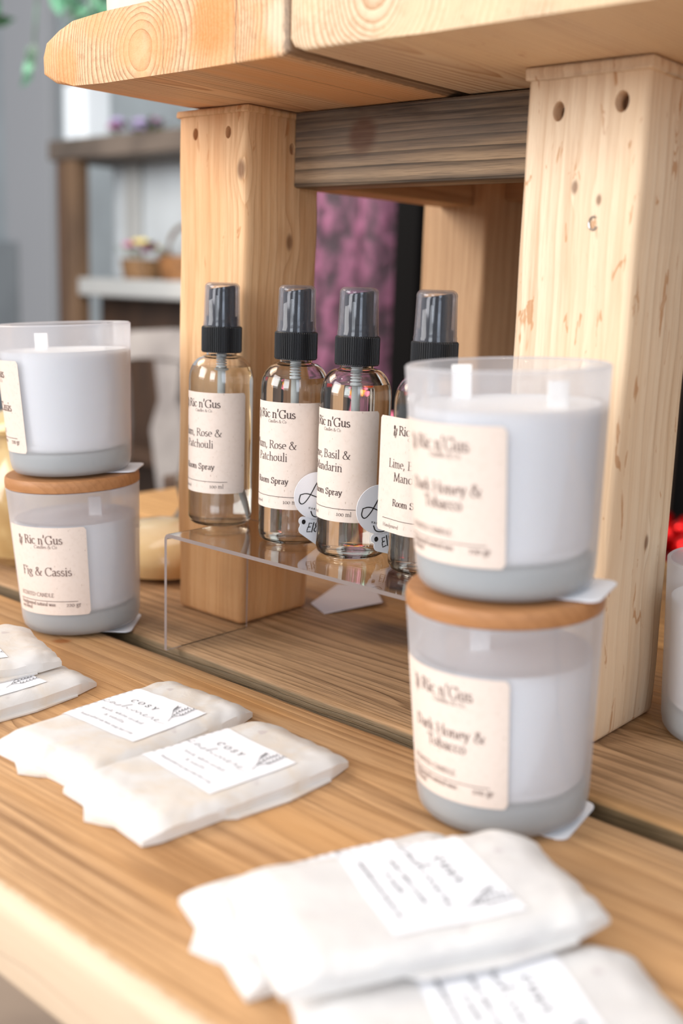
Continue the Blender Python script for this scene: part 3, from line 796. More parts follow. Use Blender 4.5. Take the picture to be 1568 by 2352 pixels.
# ------------------------------------------------------------------ candles
GH = .0905
def grad(z): return .0368 + .0044 * min(1, max(0, z / GH))
gprof = [(0, 0), (.0315, 0), (.0345, .0008), (.0362, .0030), (.0370, .0070)] + [(grad(GH * k / 10), GH * k / 10) for k in range(2, 10)] + \
        [(grad(GH), GH - .0008), (grad(GH) - .0009, GH), (grad(GH) - .0018, GH - .0008), (grad(.06) - .0024, .060), (grad(.02) - .0024, .020), (.0325, .0150), (.0290, .0135), (0, .0135)]


def price_card(c, w, h, rz, z, label):
    bm = bmesh.new(); cr = .005
    pts = [(sx * (w / 2 - cr) + cr * math.cos(R(a0 + k * 15)), sy * (h / 2 - cr) + cr * math.sin(R(a0 + k * 15))) for sx, sy, a0 in ((1, 1, 0), (-1, 1, 90), (-1, -1, 180), (1, -1, 270)) for k in range(7)]
    a = [bm.verts.new((x, y, 0)) for x, y in pts]; b = [bm.verts.new((x, y, .0007)) for x, y in pts]; n = len(pts)
    bm.faces.new(a[::-1]); bm.faces.new(b)
    for i in range(n): bm.faces.new((a[i], a[(i + 1) % n], b[(i + 1) % n], b[i]))
    o = link('price_card', bm, paper_m); o.location = (c[0], c[1], z); o.rotation_euler = (0, 0, rz)
    return tag(o, label, 'price tag', 'white cards under the candles')


def candle(loc, tilt, a_right, lines, label, wicks, lid=False, group='frosted glass candles', label_on=True, wax_top=.070, coolwax=None):
    """tilt: lean (radians) to the left as the camera sees it"""
    root = empty('candle', loc, label, 'candle', group)
    root.rotation_mode = 'QUATERNION'; root.rotation_quaternion = Matrix.Rotation(tilt, 4, VW).inverted().to_quaternion() if tilt else (1, 0, 0, 0)
    gl = link('glass', lathe(gprof, 96), glass_frost_m, root, smooth=True, sharp=50)
    gl.data.materials.append(glass_in_m)
    for p in gl.data.polygons:
        cc = p.center; rr = math.hypot(cc.x, cc.y)
        if rr < grad(cc.z) - .0016 and cc.z > .004: p.material_index = 1
    bm = lathe([(0, .0012), (.0310, .0012), (.0345, .0034), (.0352, .0070), (grad(.013) - .0019, .0120), (grad(.013) - .0026, .0132), (0, .0132)], 80)
    link('glass_base', bm, glass_base_m, root, smooth=True, sharp=50)
    bm = lathe([(0, .0140), (.0320, .0143), (.0345, .0170), (grad(.02) - .0027, .022), (grad(wax_top) - .0028, wax_top), (grad(wax_top) - .0034, wax_top - .0003), (0, wax_top - .0005)], 80)
    link('wax', bm, wax_m, root, smooth=True, sharp=50)
    for (wx, wy, wz) in wicks:
        bm = bmesh.new(); p = RT * wx + VW * wy
        box(bm, -.0042, .0042, -.0006, .0006, wax_top - .004, wz, .0003, 1)
        bmesh.ops.rotate(bm, verts=bm.verts, matrix=Matrix.Rotation(math.atan2(RT.y, RT.x), 3, 'Z')); bmesh.ops.translate(bm, verts=bm.verts, vec=p)
        link('wick', bm, wick_m, root)
    if lid:
        lr_ = .0414
        bm = lathe([(0, GH), (.0385, GH), (.0405, GH - .0022 + .0022), (lr_, GH + .0006), (lr_ + .0002, GH + .0035), (lr_ - .0002, GH + .0064), (lr_ - .0010, GH + .0074), (0, GH + .0075)], 96)
        link('lid', bm, lid_m, root, smooth=True, sharp=50)
    if label_on:
        W = .0578; az = math.atan2(-loc[1], -loc[0]); rm = .0395
        amid = az + R(a_right) - (W / 2) / rm; z0, z1 = .0145, .0700
        rad = lambda zz: grad(zz)
        def f(x, zz, lift=.0002):
            rr = grad(zz) + lift; a = amid + x / rm; return Vector((rr * math.cos(a), rr * math.sin(a), zz))
        lb = link('label', label_mesh(f, -W / 2, W / 2, z0, z1, .002), kraft_m, root, smooth=True)
        g = lambda x, zz: f(x, zz, .00042)
        tx = lambda q: z1 - q * (z1 - z0); H = W / 2; bm = bmesh.new()
        write(bm, "Ric n'Gus", g, -H + .0172, tx(.185), .0080, .085, .035, wide=.95)
        emblem(bm, g, -H + .0118, tx(.205), .0090)
        write(bm, 'Candles & Co', g, -H + .0245, tx(.235), .0031, .07, .035)
        xc = -H + .0300
        if len(lines) == 2:
            write(bm, lines[0], g, xc, tx(.490), .0070, .085, .04, 'c'); write(bm, lines[1], g, xc, tx(.600), .0070, .085, .04, 'c')
        else: write(bm, lines[0], g, xc, tx(.545), .0080, .085, .035, 'c')
        write(bm, 'SCENTED CANDLE', g, -H + .0075, tx(.790), .0036, .08, .04)
        pen(bm, [[(0, 0), (W - .0135, 0)]], g, -H + .0058, tx(.840), .00035, .00035)
        write(bm, 'Handpoured natural wax', g, -H + .0058, tx(.895), .0034, .09, .05); write(bm, 'soy blend', g, -H + .0058, tx(.945), .0034, .09, .05)
        write(bm, '220 gr', g, -H + .0520, tx(.900), .0042, .09, .05, 'r')
        link('lettering', bm, ink_soft_m, lb)
    return root


CL, CR = Vector((-.5738, .4068, 0)), Vector((-.2368, .3850, 0))
TL, TR = .052, .050
tilt_q = lambda t: Matrix.Rotation(t, 4, VW).inverted().to_quaternion()
lean = lambda base, t, h: base - RT * math.sin(t) * h + Vector((0, 0, math.cos(t) * h))
price_card(CR + RT * .012 + Vector((0, -.004, 0)), .052, .040, R(10), .0003, 'white rounded card poking out under the lower right candle near the table gap')
price_card(CL + RT * .015 + Vector((.0, 0, 0)), .040, .040, R(41), .0003, 'white card whose corner shows on the table under the lower left candle')
candle(CR + Vector((0, 0, .0014)), TR, 5, ('Dark Honey &', 'Tobacco'), 'lower frosted candle of the large right stack, closed with a wooden lid', [(-.0100, .0, .0800)], lid=True)
u0 = lean(CR, TR, GH + .0075) + Vector((0, 0, .0024))
c = price_card(u0 + RT * .021 + VW * -.008, .042, .034, R(14), 0, 'white card poking out on the wooden lid of the right candle stack')
c.rotation_mode = 'QUATERNION'; c.location = u0 + tilt_q(TR) @ (RT * .021 + VW * -.008) + Vector((0, 0, -.0004)); c.rotation_quaternion = tilt_q(TR) @ Matrix.Rotation(R(14), 3, 'Z').to_quaternion()
candle(u0 + Vector((0, 0, .0006)), TR, 1, ('Dark Honey &', 'Tobacco'), 'open frosted candle on top of the large right stack, blurred beige label', [(-.0160, .024, .0885), (.0185, -.012, .0840)], wax_top=.0745)
candle(CL + Vector((0, 0, .0014)), TL, 9, ('Fig & Cassis',), 'frosted candle with wooden lid at the bottom of the left stack', [(.0130, .0, .0815)], lid=True)
u1 = lean(CL, TL, GH + .0075) + Vector((0, 0, .0024))
c = price_card(u1 + RT * .022 + VW * .004, .040, .034, R(40), 0, 'white card poking out on the wooden lid of the left candle stack')
c.rotation_mode = 'QUATERNION'; c.location = u1 + tilt_q(TL) @ (RT * .022 + VW * .004) + Vector((0, 0, -.0004)); c.rotation_quaternion = tilt_q(TL) @ Matrix.Rotation(R(40), 3, 'Z').to_quaternion()
candle(u1 + Vector((0, 0, .0006)), TL, -42, ('Fig & Cassis',), 'open frosted candle on top of the left stack, its label turned left', [(-.0150, .005, .0845)], wax_top=.0745)
candle((-.1945, .5370, .0004), 0, -70, ('Fig & Cassis',), 'single frosted candle standing right of the stool leg', [(0, 0, .081)], label_on=False)


# ------------------------------------------------------------------ wax melt packs
def bag_h(W, L, T, seed, cutc=.012):
    def h(x, y):
        u = abs(x) / (W / 2); v = abs(y) / (L / 2)
        # the bar inside is flat, the paper slopes down to its folded ends
        e = 1 - .42 * max(0, (u - .72) / .28) ** 2.2
        f = 1 - .62 * max(0, (v - .74) / .26) ** 2.0
        b = T * max(.10, min(1, e)) * max(.10, min(1, f))
        n = noise.noise(Vector((x * 45 + seed, y * 30, seed))) * .0006 + abs(noise.noise(Vector((x * 90 + y * 60, y * 40 - x * 50, seed * 2)))) * .0012 * (.25 + 1.1 * v ** 3 + .5 * u ** 4)
        return b + n
    return h


def wax_pack(c, rot, W, L, T, zc, label, seed, tilt=(0, 0), mat=None, script=True, ts=1.0, corner=.006):
    root = empty('wax_melt_pack', (c[0], c[1], zc), label, 'wax melt pack', 'glassine packs of wax melts on the near board')
    root.rotation_euler = (tilt[0], tilt[1], rot)
    hf = bag_h(W, L, T, seed); nx, ny = 40, 68
    bm = bmesh.new()
    def sq(x, y):
        # folded corners at the far end draw the sides in; near end a little
        v = y / (L / 2); k = 0
        if v > .76: k = (v - .76) / .24 * corner * (.55 + .45 * math.sin(seed * 2.1) ** 2)
        if v < -.86: k = (-v - .86) / .14 * corner * .35
        ww = W / 2 - k + noise.noise(Vector((y * 40, seed, x * 30 if 0 else 0))) * .0009
        return x / (W / 2) * ww
    top = []; bot = []
    for j in range(ny + 1):
        rt, rb = [], []
        for i in range(nx + 1):
            a = -1 + 2 * i / nx; b = -1 + 2 * j / ny
            x = math.copysign(abs(a) ** .85, a) * W / 2; y = math.copysign(abs(b) ** .85, b) * L / 2
            X = sq(x, y) + 0; Y = y + noise.noise(Vector((x * 50, seed + 3, 0))) * .0012 * abs(b) ** 6
            rt.append(bm.verts.new((X, Y, hf(x, y)))); rb.append(bm.verts.new((X, Y, .0002)))
        top.append(rt); bot.append(rb)
    for j in range(ny):
        for i in range(nx):
            bm.faces.new((top[j][i], top[j][i + 1], top[j + 1][i + 1], top[j + 1][i])); bm.faces.new((bot[j][i], bot[j + 1][i], bot[j + 1][i + 1], bot[j][i + 1]))
    for j in range(ny):
        bm.faces.new((top[j][0], top[j + 1][0], bot[j + 1][0], bot[j][0])); bm.faces.new((top[j][nx], bot[j][nx], bot[j + 1][nx], top[j + 1][nx]))
    for i in range(nx):
        bm.faces.new((top[0][i], bot[0][i], bot[0][i + 1], top[0][i + 1])); bm.faces.new((top[ny][i], top[ny][i + 1], bot[ny][i + 1], bot[ny][i]))
    mt = mat or bag_m
    link('paper_wrap', bm, mt, root, smooth=True, sharp=50)
    # loose fold of paper sticking out under the long side and the near end
    for (px, z_) in (((W * .30, -L * .46), .0012), ):
        bm = bmesh.new()
        pts = [(W * .2, -L * .38), (W / 2 + .0035, -L * .12), (W / 2 + .0050, L * .12), (W / 2 + .0015, L * .36), (W * .2, L * .44)]
        vs = [bm.verts.new((x, y, .0010 + noise.noise(Vector((x * 80, y * 60, seed))) * .0006)) for x, y in pts]; vb = [bm.verts.new((x, y, .0001)) for x, y in pts]
        n = len(pts); bm.faces.new(vs); bm.faces.new(vb[::-1])
        for i in range(n): bm.faces.new((vs[i], vb[i], vb[(i + 1) % n], vs[(i + 1) % n]))
        link('side_fold', bm, mt, root)
        bm = bmesh.new(); pts = [(-W * .42, -L * .44), (-W * .16, -L / 2 - .002), (-W * .04, -L / 2 - .0065), (W * .10, -L / 2 - .0020), (W * .3, -L * .44)]
        vs = [bm.verts.new((x, y, .0016 + noise.noise(Vector((x * 80, y * 60, seed))) * .0008)) for x, y in pts]; vb = [bm.verts.new((x, y, .0001)) for x, y in pts]
        n = len(pts); bm.faces.new(vs); bm.faces.new(vb[::-1])
        for i in range(n): bm.faces.new((vs[i], vb[i], vb[(i + 1) % n], vs[(i + 1) % n]))
        link('end_fold', bm, mt, root)
    # sticker
    x0, x1, y0, y1 = -W / 2 + .0035, W / 2 - .0085, -.0195, .0285
    def sm(x, y, e=.0004):
        # a sticker bridges the small creases
        return Vector((sq(x, y), y, hf(x, y) + e))
    bm = bmesh.new(); g = [[bm.verts.new(sm(x0 + (x1 - x0) * i / 30, y0 + (y1 - y0) * j / 8)) for i in range(31)] for j in range(9)]
    for j in range(8):
        for i in range(30): bm.faces.new((g[j][i], g[j][i + 1], g[j + 1][i + 1], g[j + 1][i]))
    lb = link('label', bm, paper_m, root, smooth=True)
    f = lambda x, y: sm(x, y, .00065)
    bm = bmesh.new(); cx = -.0035
    write(bm, 'COSY', f, cx - .0015, .0128, .0050, .09 * ts, .035 * ts, 'c', track=.42)
    # the word in thin joined handwriting
    w_ = [(0, .30), (-.12, .36), (-.2, .15), (-.1, 0), (.1, .1), (.3, .32), (.22, .36), (.14, .1), (.26, .02), (.36, .3), (.38, .05), (.52, .12), (.66, .36), (.58, .05), (.44, .0), (.72, .1), (.95, .62), (.9, .8), (.82, .4), (.80, 0), (.92, .28), (1.04, .2), (1.06, .02), (1.3, .2), (1.36, 0), (1.44, .3), (1.54, .2), (1.56, 0), (1.66, .3), (1.76, .2), (1.78, .02), (1.94, .1), (2.04, .28), (1.94, .34), (1.9, .08), (2.06, 0), (2.24, .2), (2.26, .36), (2.34, .28), (2.34, .04), (2.5, .08), (2.64, .28), (2.54, .34), (2.48, .08), (2.66, -.04), (3.0, .12)]
    for _ in range(3):
        q = [w_[0]]
        for a, b in zip(w_, w_[1:]): q += [(a[0] * .75 + b[0] * .25, a[1] * .75 + b[1] * .25), (a[0] * .25 + b[0] * .75, a[1] * .25 + b[1] * .75)]
        w_ = q + [w_[-1]]
    pen(bm, [[(a * .0138 - .0195, b * .0085) for a, b in w_]], f, cx, .0040, .00026 * ts, .00014 * ts)
    write(bm, 'musk, white orchid', f, cx, -.0030, .0031, .065 * ts, .04 * ts, 'c', track=.16)
    write(bm, '& vanilla', f, cx, -.0080, .0031, .065 * ts, .04 * ts, 'c', track=.16)
    write(bm, 'handcrafted soy wax snap bar | 50g', f, cx + .0015, -.0140, .0026, .07 * ts, .045 * ts, 'c', track=.06)
    # sprig
    S = [[(.0172, .0085), (.0150, .0130), (.0128, .0205), (.0130, .0262)], [(.0152, .0125), (.0168, .0180), (.0160, .0275)], [(.0150, .0130), (.0100, .0190), (.0085, .0235)]]
    L_ = []
    for s_ in S:
        for k in range(6):
            t = .42 + .56 * k / 5; i = min(len(s_) - 2, int(t * (len(s_) - 1))); q = t * (len(s_) - 1) - i
            x = s_[i][0] * (1 - q) + s_[i + 1][0] * q; y = s_[i][1] * (1 - q) + s_[i + 1][1] * q
            L_ += [[(x, y), (x + .0011, y + .0012)], [(x, y), (x - .0011, y + .0012)]]
    pen(bm, S, f, 0, 0, .00022 * ts, .00022 * ts); pen(bm, L_, f, 0, 0, .00028, .00028)
    # side text wrapping over the edge
    for k in range(9): pen(bm, [[(0, 0), (.0008, .0014)], [(.0012, .0002), (.0018, .0014)]], f, x0 + .0010, -.014 + k * .0046, .0004, .0003)
    link('lettering', bm, grey_ink_m if script else ink_soft_m, lb)
    return root


wax_pack((-.4075, .3160), R(3), .065, .114, .0090, .0003, 'sharpest white glassine wax pack with white sticker, left one of the middle pair', 1.3)
wax_pack((-.3410, .3100), R(-5.7), .065, .114, .0085, .0003, 'white glassine wax pack with softer sticker, right one of the middle pair', 4.1)
wax_pack((-.5005, .2860), R(0), .065, .114, .0085, .0003, 'white wax pack lying under another at the left photo edge, its sprig showing', 7.7)
wax_pack((-.5310, .2850), R(-14), .065, .114, .0085, .0108, 'white wax pack lying on top of another at the left photo edge', 9.2, tilt=(0, R(2)))
wax_pack((-.2270, .2760), R(-20), .060, .112, .0090, .0003, 'blurred wax pack underneath the foreground pile, its left corner jutting out', 12.5, mat=bag2_m, ts=1.9, corner=.0005)
wax_pack((-.1515, .2530), R(-35), .064, .116, .0088, .0003, 'frontmost blurred wax pack at the bottom right corner of the photo', 15.1, mat=bag2_m, ts=1.9)
wax_pack((-.2010, .2770), R(-27.5), .066, .118, .0088, .0112, 'blurred wax pack lying on top of the foreground pile before the right candles', 18.4, tilt=(R(0), R(0)), mat=bag2_m, ts=1.9)

# ------------------------------------------------------------------ card and small things under the stool
bm = bmesh.new()
q = [(-.5000, .5450), (-.4780, .5350), (-.4640, .5800), (-.4930, .6050), (-.5150, .5900)]
for zz in (0, .0006): pass
vs = [bm.verts.new((x + .478, y - .55, .0040 + (y - .535) * .05)) for x, y in q]; vb = [bm.verts.new((x + .478, y - .55, .0034 + (y - .535) * .05)) for x, y in q]
bm.faces.new(vs); bm.faces.new(vb[::-1])
for i in range(5): bm.faces.new((vs[i], vb[i], vb[(i + 1) % 5], vs[(i + 1) % 5]))
o = link('leaflet', bm, plain('pale_card', (214, 206, 210), .6)); o.location = (-.478, .55, -.0030)
tag(o, 'pale paper card lying under the stool beside its left leg', 'card')
bm = bmesh.new(); box(bm, -.03, .03, -.018, .018, 0, .016, .003)
o = link('wooden_block', bm, mottled('brown_box', (120, 78, 60), (84, 54, 44), 30)); o.location = (-.468, .640, .0002); o.rotation_euler = (0, 0, R(20))
tag(o, 'small brown block lying behind the pale card under the stool', 'block')

# ------------------------------------------------------------------ ceramics behind the left stack
cream_m = mottled('cream_glaze', (232, 208, 168), (214, 184, 134), 12, .14)
amber_m = mottled('amber_glaze', (206, 180, 130), (172, 140, 92), 22, .16)
o = empty('ceramic_dish', (-.6395, .527, .0002), 'round cream glazed dish with a small hole, left of the stool leg', 'ceramic dish')
link('bowl', lathe([(0, 0), (.030, 0), (.044, .005), (.0495, .0135), (.0500, .0180), (.0470, .0260), (.036, .0340), (.020, .0385), (.006, .0400), (0, .0400)], 64), cream_m, o, smooth=True)
bm = bmesh.new(); sphere(bm, (-.004, -.020, .0372), .0042, 14, (1, 1, .35)); link('hole', bm, plain('dark_hole', (60, 48, 40), .8), o, smooth=True)
o = empty('ceramic_jar', (-.735, .485, .0002), 'amber glazed jar at the left edge behind the left candle stack', 'jar')
link('body', lathe([(0, 0), (.038, 0), (.050, .010), (.054, .035), (.052, .060), (.040, .082), (.034, .090), (.034, .100)], 64), amber_m, o, smooth=True)
bm = lathe([(.034, .100), (.042, .101), (.044, .105), (.030, .116), (.010, .120), (.008, .126), (0, .128)], 48); link('lid', bm, amber_m, o, smooth=True)
o = empty('ceramic_figure', (-.735, .640, .0002), 'small grey brown ornament behind the cream dish', 'ornament')
link('body', lathe([(0, 0), (.016, 0), (.018, .010), (.010, .022), (.014, .036), (.016, .046), (.008, .056), (0, .058)], 32), mottled('stone', (120, 106, 92), (82, 72, 66), 40), o, smooth=True)
o = empty('ceramic_slab', (-.740, .700, .0002), 'pale cream ceramic block behind the round dish', 'ornament')
bm = bmesh.new(); box(bm, -.035, .035, -.03, .03, 0, .045, .008, 4); link('body', bm, cream_m, o, smooth=True)
o = empty('orange_bowl', (-.800, .800, .0002), 'orange red bowl at the back of the table left of the stool', 'bowl')
link('bowl', lathe([(0, 0), (.022, 0), (.040, .012), (.048, .034), (.046, .034), (.036, .014), (0, .005)], 48), plain('orange_glaze', (196, 84, 30), .25), o, smooth=True)

# thing standing on the stool top
o = empty('ceramic_pot', (-.526, .450, .3600), 'pale stone coloured pot standing on the stool top', 'pot')
link('pot', lathe([(0, 0), (.041, 0), (.0440, .003), (.0455, .05), (.0455, .09), (.043, .09), (.042, .01), (0, .01)], 64), mottled('pale_pot', (220, 212, 198), (206, 198, 184), 20, .5), o, smooth=True)

# ------------------------------------------------------------------ the shop behind
dark_m = mottled('dark_oak', (86, 62, 44), (48, 34, 26), 5, .6, stretch=(1, 1, .2))
oak_m = mottled('rough_oak', (104, 80, 58), (70, 52, 38), 6, .7, stretch=(1, 1, .35))
beam_m = mottled('grey_beam', (110, 98, 88), (84, 74, 66), 5)
white_m = mottled('painted_white', (172, 172, 170), (156, 158, 158), 3)
backp_m = mottled('grey_panel', (188, 196, 202), (168, 174, 178), 2)
B0 = Vector((-2.1, 2.15, -.75))
sh = empty('shelf_unit', B0, 'rustic shelf unit with grey back panel against the rear wall', 'shelf unit')
for (n_, a, m_) in (('post', (-2.835, -2.795, 1.94, 2.00, -.75, .545), dark_m), ('post', (-2.795, -2.735, 1.935, 1.985, -.75, .545), oak_m), ('post', (-.9, -.8, 1.95, 2.35, -.75, .56), dark_m),
                    ('top_beam', (-2.86, -.78, 1.93, 2.37, .545, .600), beam_m), ('shelf', (-2.735, -.79, 1.94, 2.35, .165, .215), white_m), ('shelf', (-2.735, -.9, 1.95, 2.05, -.30, -.26), dark_m),
                    ('back_panel', (-2.78, -.9, 2.10, 2.12, .215, .545), backp_m), ('back_panel', (-2.78, -.9, 2.05, 2.07, -.75, .165), dark_m), ('side_panel', (-2.70, -2.63, 2.08, 2.10, .215, .545), white_m)):
    bm = bmesh.new(); box(bm, *a, .004, 1); tpart(n_, bm, m_, sh, B0)


def flowers(name, loc, label, cols, n, rad, h, seed, pot=None):
    rnd = random.Random(seed); o = empty(name, loc, label, 'flowers')
    if pot:
        link('basket', lathe([(0, 0), (pot[0] * .85, 0), (pot[0], pot[1]), (pot[0] * .92, pot[1]), (pot[0] * .8, .01), (0, .01)], 32), pot[2], o, smooth=True)
    z0 = pot[1] if pot else 0
    bm = bmesh.new()
    for i in range(n * 4):
        a = rnd.random() * 6.28; r_ = rad * rnd.random() ** .5; c_ = Vector((r_ * math.cos(a), r_ * math.sin(a), z0 + h * rnd.random() * .8))
        L = Vector((math.cos(a), math.sin(a), .6)).normalized() * rad * .5; s_ = L.cross(Vector((0, 0, 1))).normalized() * rad * .12
        v = [bm.verts.new(c_), bm.verts.new(c_ + L * .5 + s_), bm.verts.new(c_ + L), bm.verts.new(c_ + L * .5 - s_)]; bm.faces.new(v)
    link('foliage', bm, plain('leaf_green', (96, 112, 60), .6), o)
    for i in range(n):
        a = 6.28 * i / n + rnd.random() * .4; r_ = rad * (.35 + .6 * rnd.random()); c_ = (r_ * math.cos(a), r_ * math.sin(a), z0 + h * (.5 + .5 * rnd.random())); s_ = rad * .34
        bm = bmesh.new()
        for k in range(9):
            b = 6.28 * k / 9; q_ = Vector((math.cos(b), math.sin(b), 0))
            sphere(bm, (c_[0] + q_.x * s_ * .55, c_[1] + q_.y * s_ * .55, c_[2] + .15 * s_), s_ * .42, 8, (1, 1, .6))
        sphere(bm, (c_[0], c_[1], c_[2] + s_ * .25), s_ * .4, 8)
        link('blossom', bm, cols[i % len(cols)], o, smooth=True)
    return o


pink_m = plain('pink_petal', (196, 110, 160), .6); yel_m = plain('yellow_petal', (226, 206, 120), .6); lil_m = plain('lilac_petal', (186, 170, 214), .6)
orange_m = plain('orange_petal', (240, 160, 20), .6); hot_m = plain('hot_pink_petal', (236, 120, 150), .6)
flowers('flower_basket', (-2.510, 2.00, .2155), 'basket with pink and yellow flowers on the white shelf at left', [pink_m, yel_m, pink_m, yel_m, yel_m], 7, .062, .045, 3, (.064, .055, mottled('wicker', (128, 96, 62), (96, 70, 44), 60)))
o = empty('wicker_basket', (-2.335, 2.00, .2155), 'brown wicker basket right of the flower basket on the shelf', 'basket')
link('body', lathe([(0, 0), (.060, 0), (.068, .04), (.072, .065), (.067, .065), (.060, .02), (0, .02)], 32), mottled('wicker_brown', (140, 96, 54), (104, 68, 36), 60), o, smooth=True)
bm = bmesh.new(); tube(bm, [(.069 * math.cos(R(a)), 0, .065 + .08 * math.sin(R(a))) for a in range(0, 181, 15)], .006, 8); link('handle', bm, oak_m, o, smooth=True)
o = empty('white_box', (-2.790, 2.02, .6005), 'bright white tin box on top of the shelf unit', 'box')
bm = bmesh.new(); box(bm, -.055, .055, -.045, .045, 0, .16, .008, 2); link('box', bm, plain('bright_white', (236, 244, 250), .5), o); bm = bmesh.new(); box(bm, -.058, .058, -.048, .048, .16, .18, .006, 2); link('lid', bm, white_m, o)
flowers('flower_bunch', (-2.58, 2.05, .6005), 'lilac and pink flowers beside the white box on the shelf top', [lil_m, pink_m, lil_m], 7, .075, .05, 5)
flowers('flower_bunch', (-2.30, 2.10, .6005), 'low green plant with pale flowers on the shelf top', [plain('pale_green', (176, 196, 150), .6), plain('pale_petal', (216, 226, 214), .6)], 9, .13, .04, 8)

# hanging plant over the left end of the stool
leaf_t = NT('plant_leaf'); _g = leaf_t.n('ShaderNodeTexCoord').outputs['Object']
_c = leaf_t.mix(leaf_t.range(leaf_t.noise(_g, 9, 2), .4, .6), srgb(38, 66, 46), srgb(98, 150, 122)); leaf_m = leaf_t.finish(leaf_t.bsdf(_c, .35).outputs[0])
P0 = Vector((-2.16, 1.55, .835)); rnd = random.Random(4)
pt = empty('trailing_plant', P0, 'green leafy plant trailing down in the upper left corner', 'plant')
bm = bmesh.new(); bs = bmesh.new()
def leaf(bm, p, d, L, wd):
    d = d.normalized(); s_ = d.cross(Vector((rnd.uniform(-1, 1), rnd.uniform(-1, 1), rnd.uniform(-1, 1)))).normalized(); n_ = d.cross(s_)
    mid = [bm.verts.new(p + d * L * t - n_ * L * .15 * t * t) for t in (0, .33, .66, 1)]
    l_ = [bm.verts.new(p + d * L * t + s_ * wd * k - n_ * L * .15 * t * t + n_ * .1 * wd) for t, k in ((.3, 1), (.66, .8))]; r_ = [bm.verts.new(p + d * L * t - s_ * wd * k - n_ * L * .15 * t * t + n_ * .1 * wd) for t, k in ((.3, 1), (.66, .8))]
    for a in (l_, r_):
        bm.faces.new((mid[0], mid[1], a[0])); bm.faces.new((mid[1], mid[2], a[1], a[0])); bm.faces.new((mid[2], mid[3], a[1]))
for i in range(16):
    a = rnd.random() * 6.28; top = Vector((rnd.uniform(-.14, .24), rnd.uniform(-.12, .12), .12)); L = rnd.uniform(.06, .22)
    pts = [top + Vector((math.cos(a) * .08 * t, math.sin(a) * .08 * t, -L * t * t)) for t in (0, .3, .6, .85, 1)]
    tube(bs, pts, .003, 6)
    for k in range(8):
        q = pts[0].lerp(pts[-1], (k + .5) / 8); leaf(bm, q, Vector((rnd.uniform(-1, 1), rnd.uniform(-1, 1), rnd.uniform(-.9, .1))), rnd.uniform(.05, .09), .02)
for k in range(3):
    leaf(bm, Vector((-.145 - .01 * k, -.02, -.10 - .025 * k)), Vector((-.3, -.3, -1)), .05, .014)
tube(bs, [(-.14, 0, .1), (-.15, -.01, 0), (-.155, -.02, -.12)], .003, 6)
link('stems', bs, leaf_m, pt, smooth=True); link('leaves', bm, leaf_m, pt)
bm = lathe([(0, .10), (.10, .10), (.14, .24), (.13, .24), (.095, .12), (0, .12)], 40); link('pot', bm, white_m, pt, smooth=True)
bm = bmesh.new(); tube(bm, [(0, 0, .12), (0, 0, .85)], .004, 6); link('hanger', bm, steel_m, pt)

# painted grey chair behind the table
gp_m = mottled('grey_paint', (150, 144, 140), (120, 114, 112), 5, .6)
K0 = Vector((-1.93, 1.62, -.75)); KD = .125; ch = empty('painted_chair', K0, 'grey painted wooden chair behind the table at left', 'chair')
bm = bmesh.new(); prof = [(x_, z_ - .125) for x_, z_ in [(-.22, .17), (-.20, .205), (-.12, .225), (0, .235), (.12, .225), (.20, .205), (.22, .17), (.19, .150), (.10, .165), (0, .170), (-.10, .165), (-.19, .150)]]
prism(bm, [(K0.x + x, z) for x, z in prof], 1.60, 1.64); tpart('top_rail', bm, gp_m, ch, K0, smooth=True, sharp=50)
for s_ in (-1, 1):
    bm = bmesh.new(); tube(bm, [(K0.x + s_ * .195, 1.62, .045), (K0.x + s_ * .170, 1.61, -.12), (K0.x + s_ * .185, 1.60, -.3), (K0.x + s_ * .20, 1.64, -.75)], [.022, .024, .024, .020], 12); tpart('leg', bm, gp_m, ch, K0, smooth=True)
    bm = bmesh.new(); tube(bm, [(K0.x + s_ * .20, 1.24, -.32), (K0.x + s_ * .21, 1.22, -.75)], [.024, .018], 12); tpart('leg', bm, gp_m, ch, K0, smooth=True)
bm = bmesh.new(); box(bm, K0.x - .22, K0.x + .22, 1.20, 1.62, -.32, -.28, .012, 3); tpart('seat', bm, gp_m, ch, K0, smooth=True)
bm = bmesh.new(); prism(bm, [(K0.x + x, z) for x, z in [(-.045, .040), (.045, .040), (.03, -.05), (.06, -.12), (.03, -.28), (-.03, -.28), (-.06, -.12), (-.03, -.05)]], 1.605, 1.62); tpart('back_splat', bm, gp_m, ch, K0)

# dark sideboard and the purple cloth seen through the stool
vel = NT('purple_velvet'); _g = vel.n('ShaderNodeTexCoord').outputs['Object']
_n = vel.noise(vel.vmath('MULTIPLY', _g, (1, 1, .75)), 30, 4, .65, .2)
_c = vel.mix(vel.range(_n, .38, .66), srgb(34, 8, 24), srgb(112, 62, 88)); _b = vel.bsdf(_c, .7); vel.bump(_n, .6, .01, _b); vel_m = vel.finish(_b.outputs[0])
V0 = Vector((-1.12, 1.30, -.75))
bm = bmesh.new(); nx, nz = 60, 20; g = []
for j in range(nz + 1):
    g.append([bm.verts.new((-.30 + .390 * i / nx, .008 * math.sin(i * .45) + .006 * math.sin(i * .31 + j * .2), .70 + .72 * j / nz)) for i in range(nx + 1)])
for j in range(nz):
    for i in range(nx): bm.faces.new((g[j][i], g[j][i + 1], g[j + 1][i + 1], g[j + 1][i]))
o = link('velvet_curtain', bm, vel_m, smooth=True); o.location = V0; md = o.modifiers.new('s', 'SOLIDIFY'); md.thickness = .004
tag(o, 'mottled purple velvet cloth hanging behind the stool', 'curtain')
o = empty('garment_rail', (-1.08, 1.325, -.75), 'dark stand holding up the purple cloth behind the stool', 'stand')
blk_m = plain('black_metal', (8, 7, 7), .9, Specular_IOR_Level=.1)
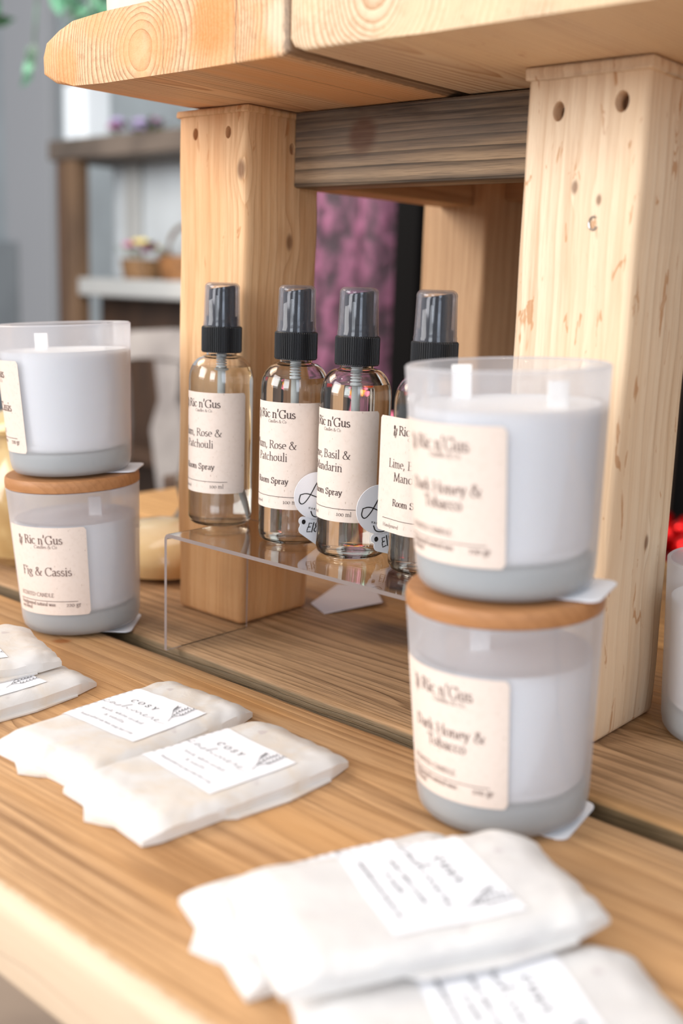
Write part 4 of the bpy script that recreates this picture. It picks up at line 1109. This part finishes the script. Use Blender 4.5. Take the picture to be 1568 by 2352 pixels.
bm = bmesh.new(); box(bm, .052, .098, -.05, .0, 0, 1.46, .003, 1); link('post', bm, blk_m, o); bm = bmesh.new(); box(bm, -.40, -.36, -.02, .03, 0, 1.46, .003, 1); link('post', bm, blk_m, o)
bm = bmesh.new(); box(bm, -.40, .098, -.05, .03, 1.46, 1.50, .003, 1); link('crossbar', bm, blk_m, o)
for x in (.075, -.38): bm = bmesh.new(); box(bm, x - .03, x + .03, -.2, .2, 0, .03, .003, 1); link('foot', bm, blk_m, o)
o = empty('side_table', (-.93, 1.10, -.75), 'dark side table holding the pink and orange flowers behind the stool', 'table')
bm = bmesh.new(); box(bm, -.26, .26, -.12, .12, .66, .70, .004); link('table_top', bm, dark_m, o)
for sx in (-1, 1):
    for sy in (-1, 1): bm = bmesh.new(); box(bm, sx * .22 - .02, sx * .22 + .02, sy * .09 - .02, sy * .09 + .02, 0, .66, .002, 1); link('leg', bm, dark_m, o)
flowers('flower_bunch', (-.93, 1.05, -.049), 'bright pink and orange flowers glimpsed between the bottles', [hot_m, orange_m, hot_m, orange_m], 14, .11, .085, 12)

# red baubles and a dark cabinet at the right edge
CB0 = Vector((-.25, 1.72, -.75)); cb = empty('dark_cabinet', CB0, 'black cabinet far behind the right leg of the stool', 'cabinet')
bm = bmesh.new(); box(bm, -.72, .85, 1.60, 1.95, -.72, 1.3, .005, 1); tpart('body', bm, plain('near_black', (8, 7, 8), .8, Specular_IOR_Level=.1), cb, CB0)
for (a, b) in ((-.70, .05), (.08, .83)):
    bm = bmesh.new(); box(bm, a, b, 1.585, 1.60, -.68, 1.26, .004, 1); tpart('door', bm, plain('near_black_door', (10, 8, 9), .8, Specular_IOR_Level=.1), cb, CB0)
red_m = plain('red_foil', (210, 12, 14), .15, Metallic=.7); dred_m = plain('dark_red_cloth', (120, 10, 16), .8)
bm = bmesh.new(); box(bm, -.12, .12, -.10, .10, 0, .64, .02, 2)
o = link('red_crate', bm, dred_m); o.location = (-.555, 1.36, -.75); tag(o, 'dark red covered box seen past the right edge of the stool leg', 'box')
rnd = random.Random(9)
for i in range(16):
    bm = bmesh.new(); sphere(bm, (0, 0, 0), .018, 16); lathe([(.005, .017), (.005, .022), (0, .022)], 12, bm)
    o = link('red_bauble', bm, red_m, smooth=True); o.location = (-.655 + .052 * (i % 4) + rnd.uniform(-.006, .006), 1.30 + .045 * (i // 4), -.092)
    tag(o, 'shiny red bauble on the dark red box at the right edge', 'bauble', 'red baubles on the box')
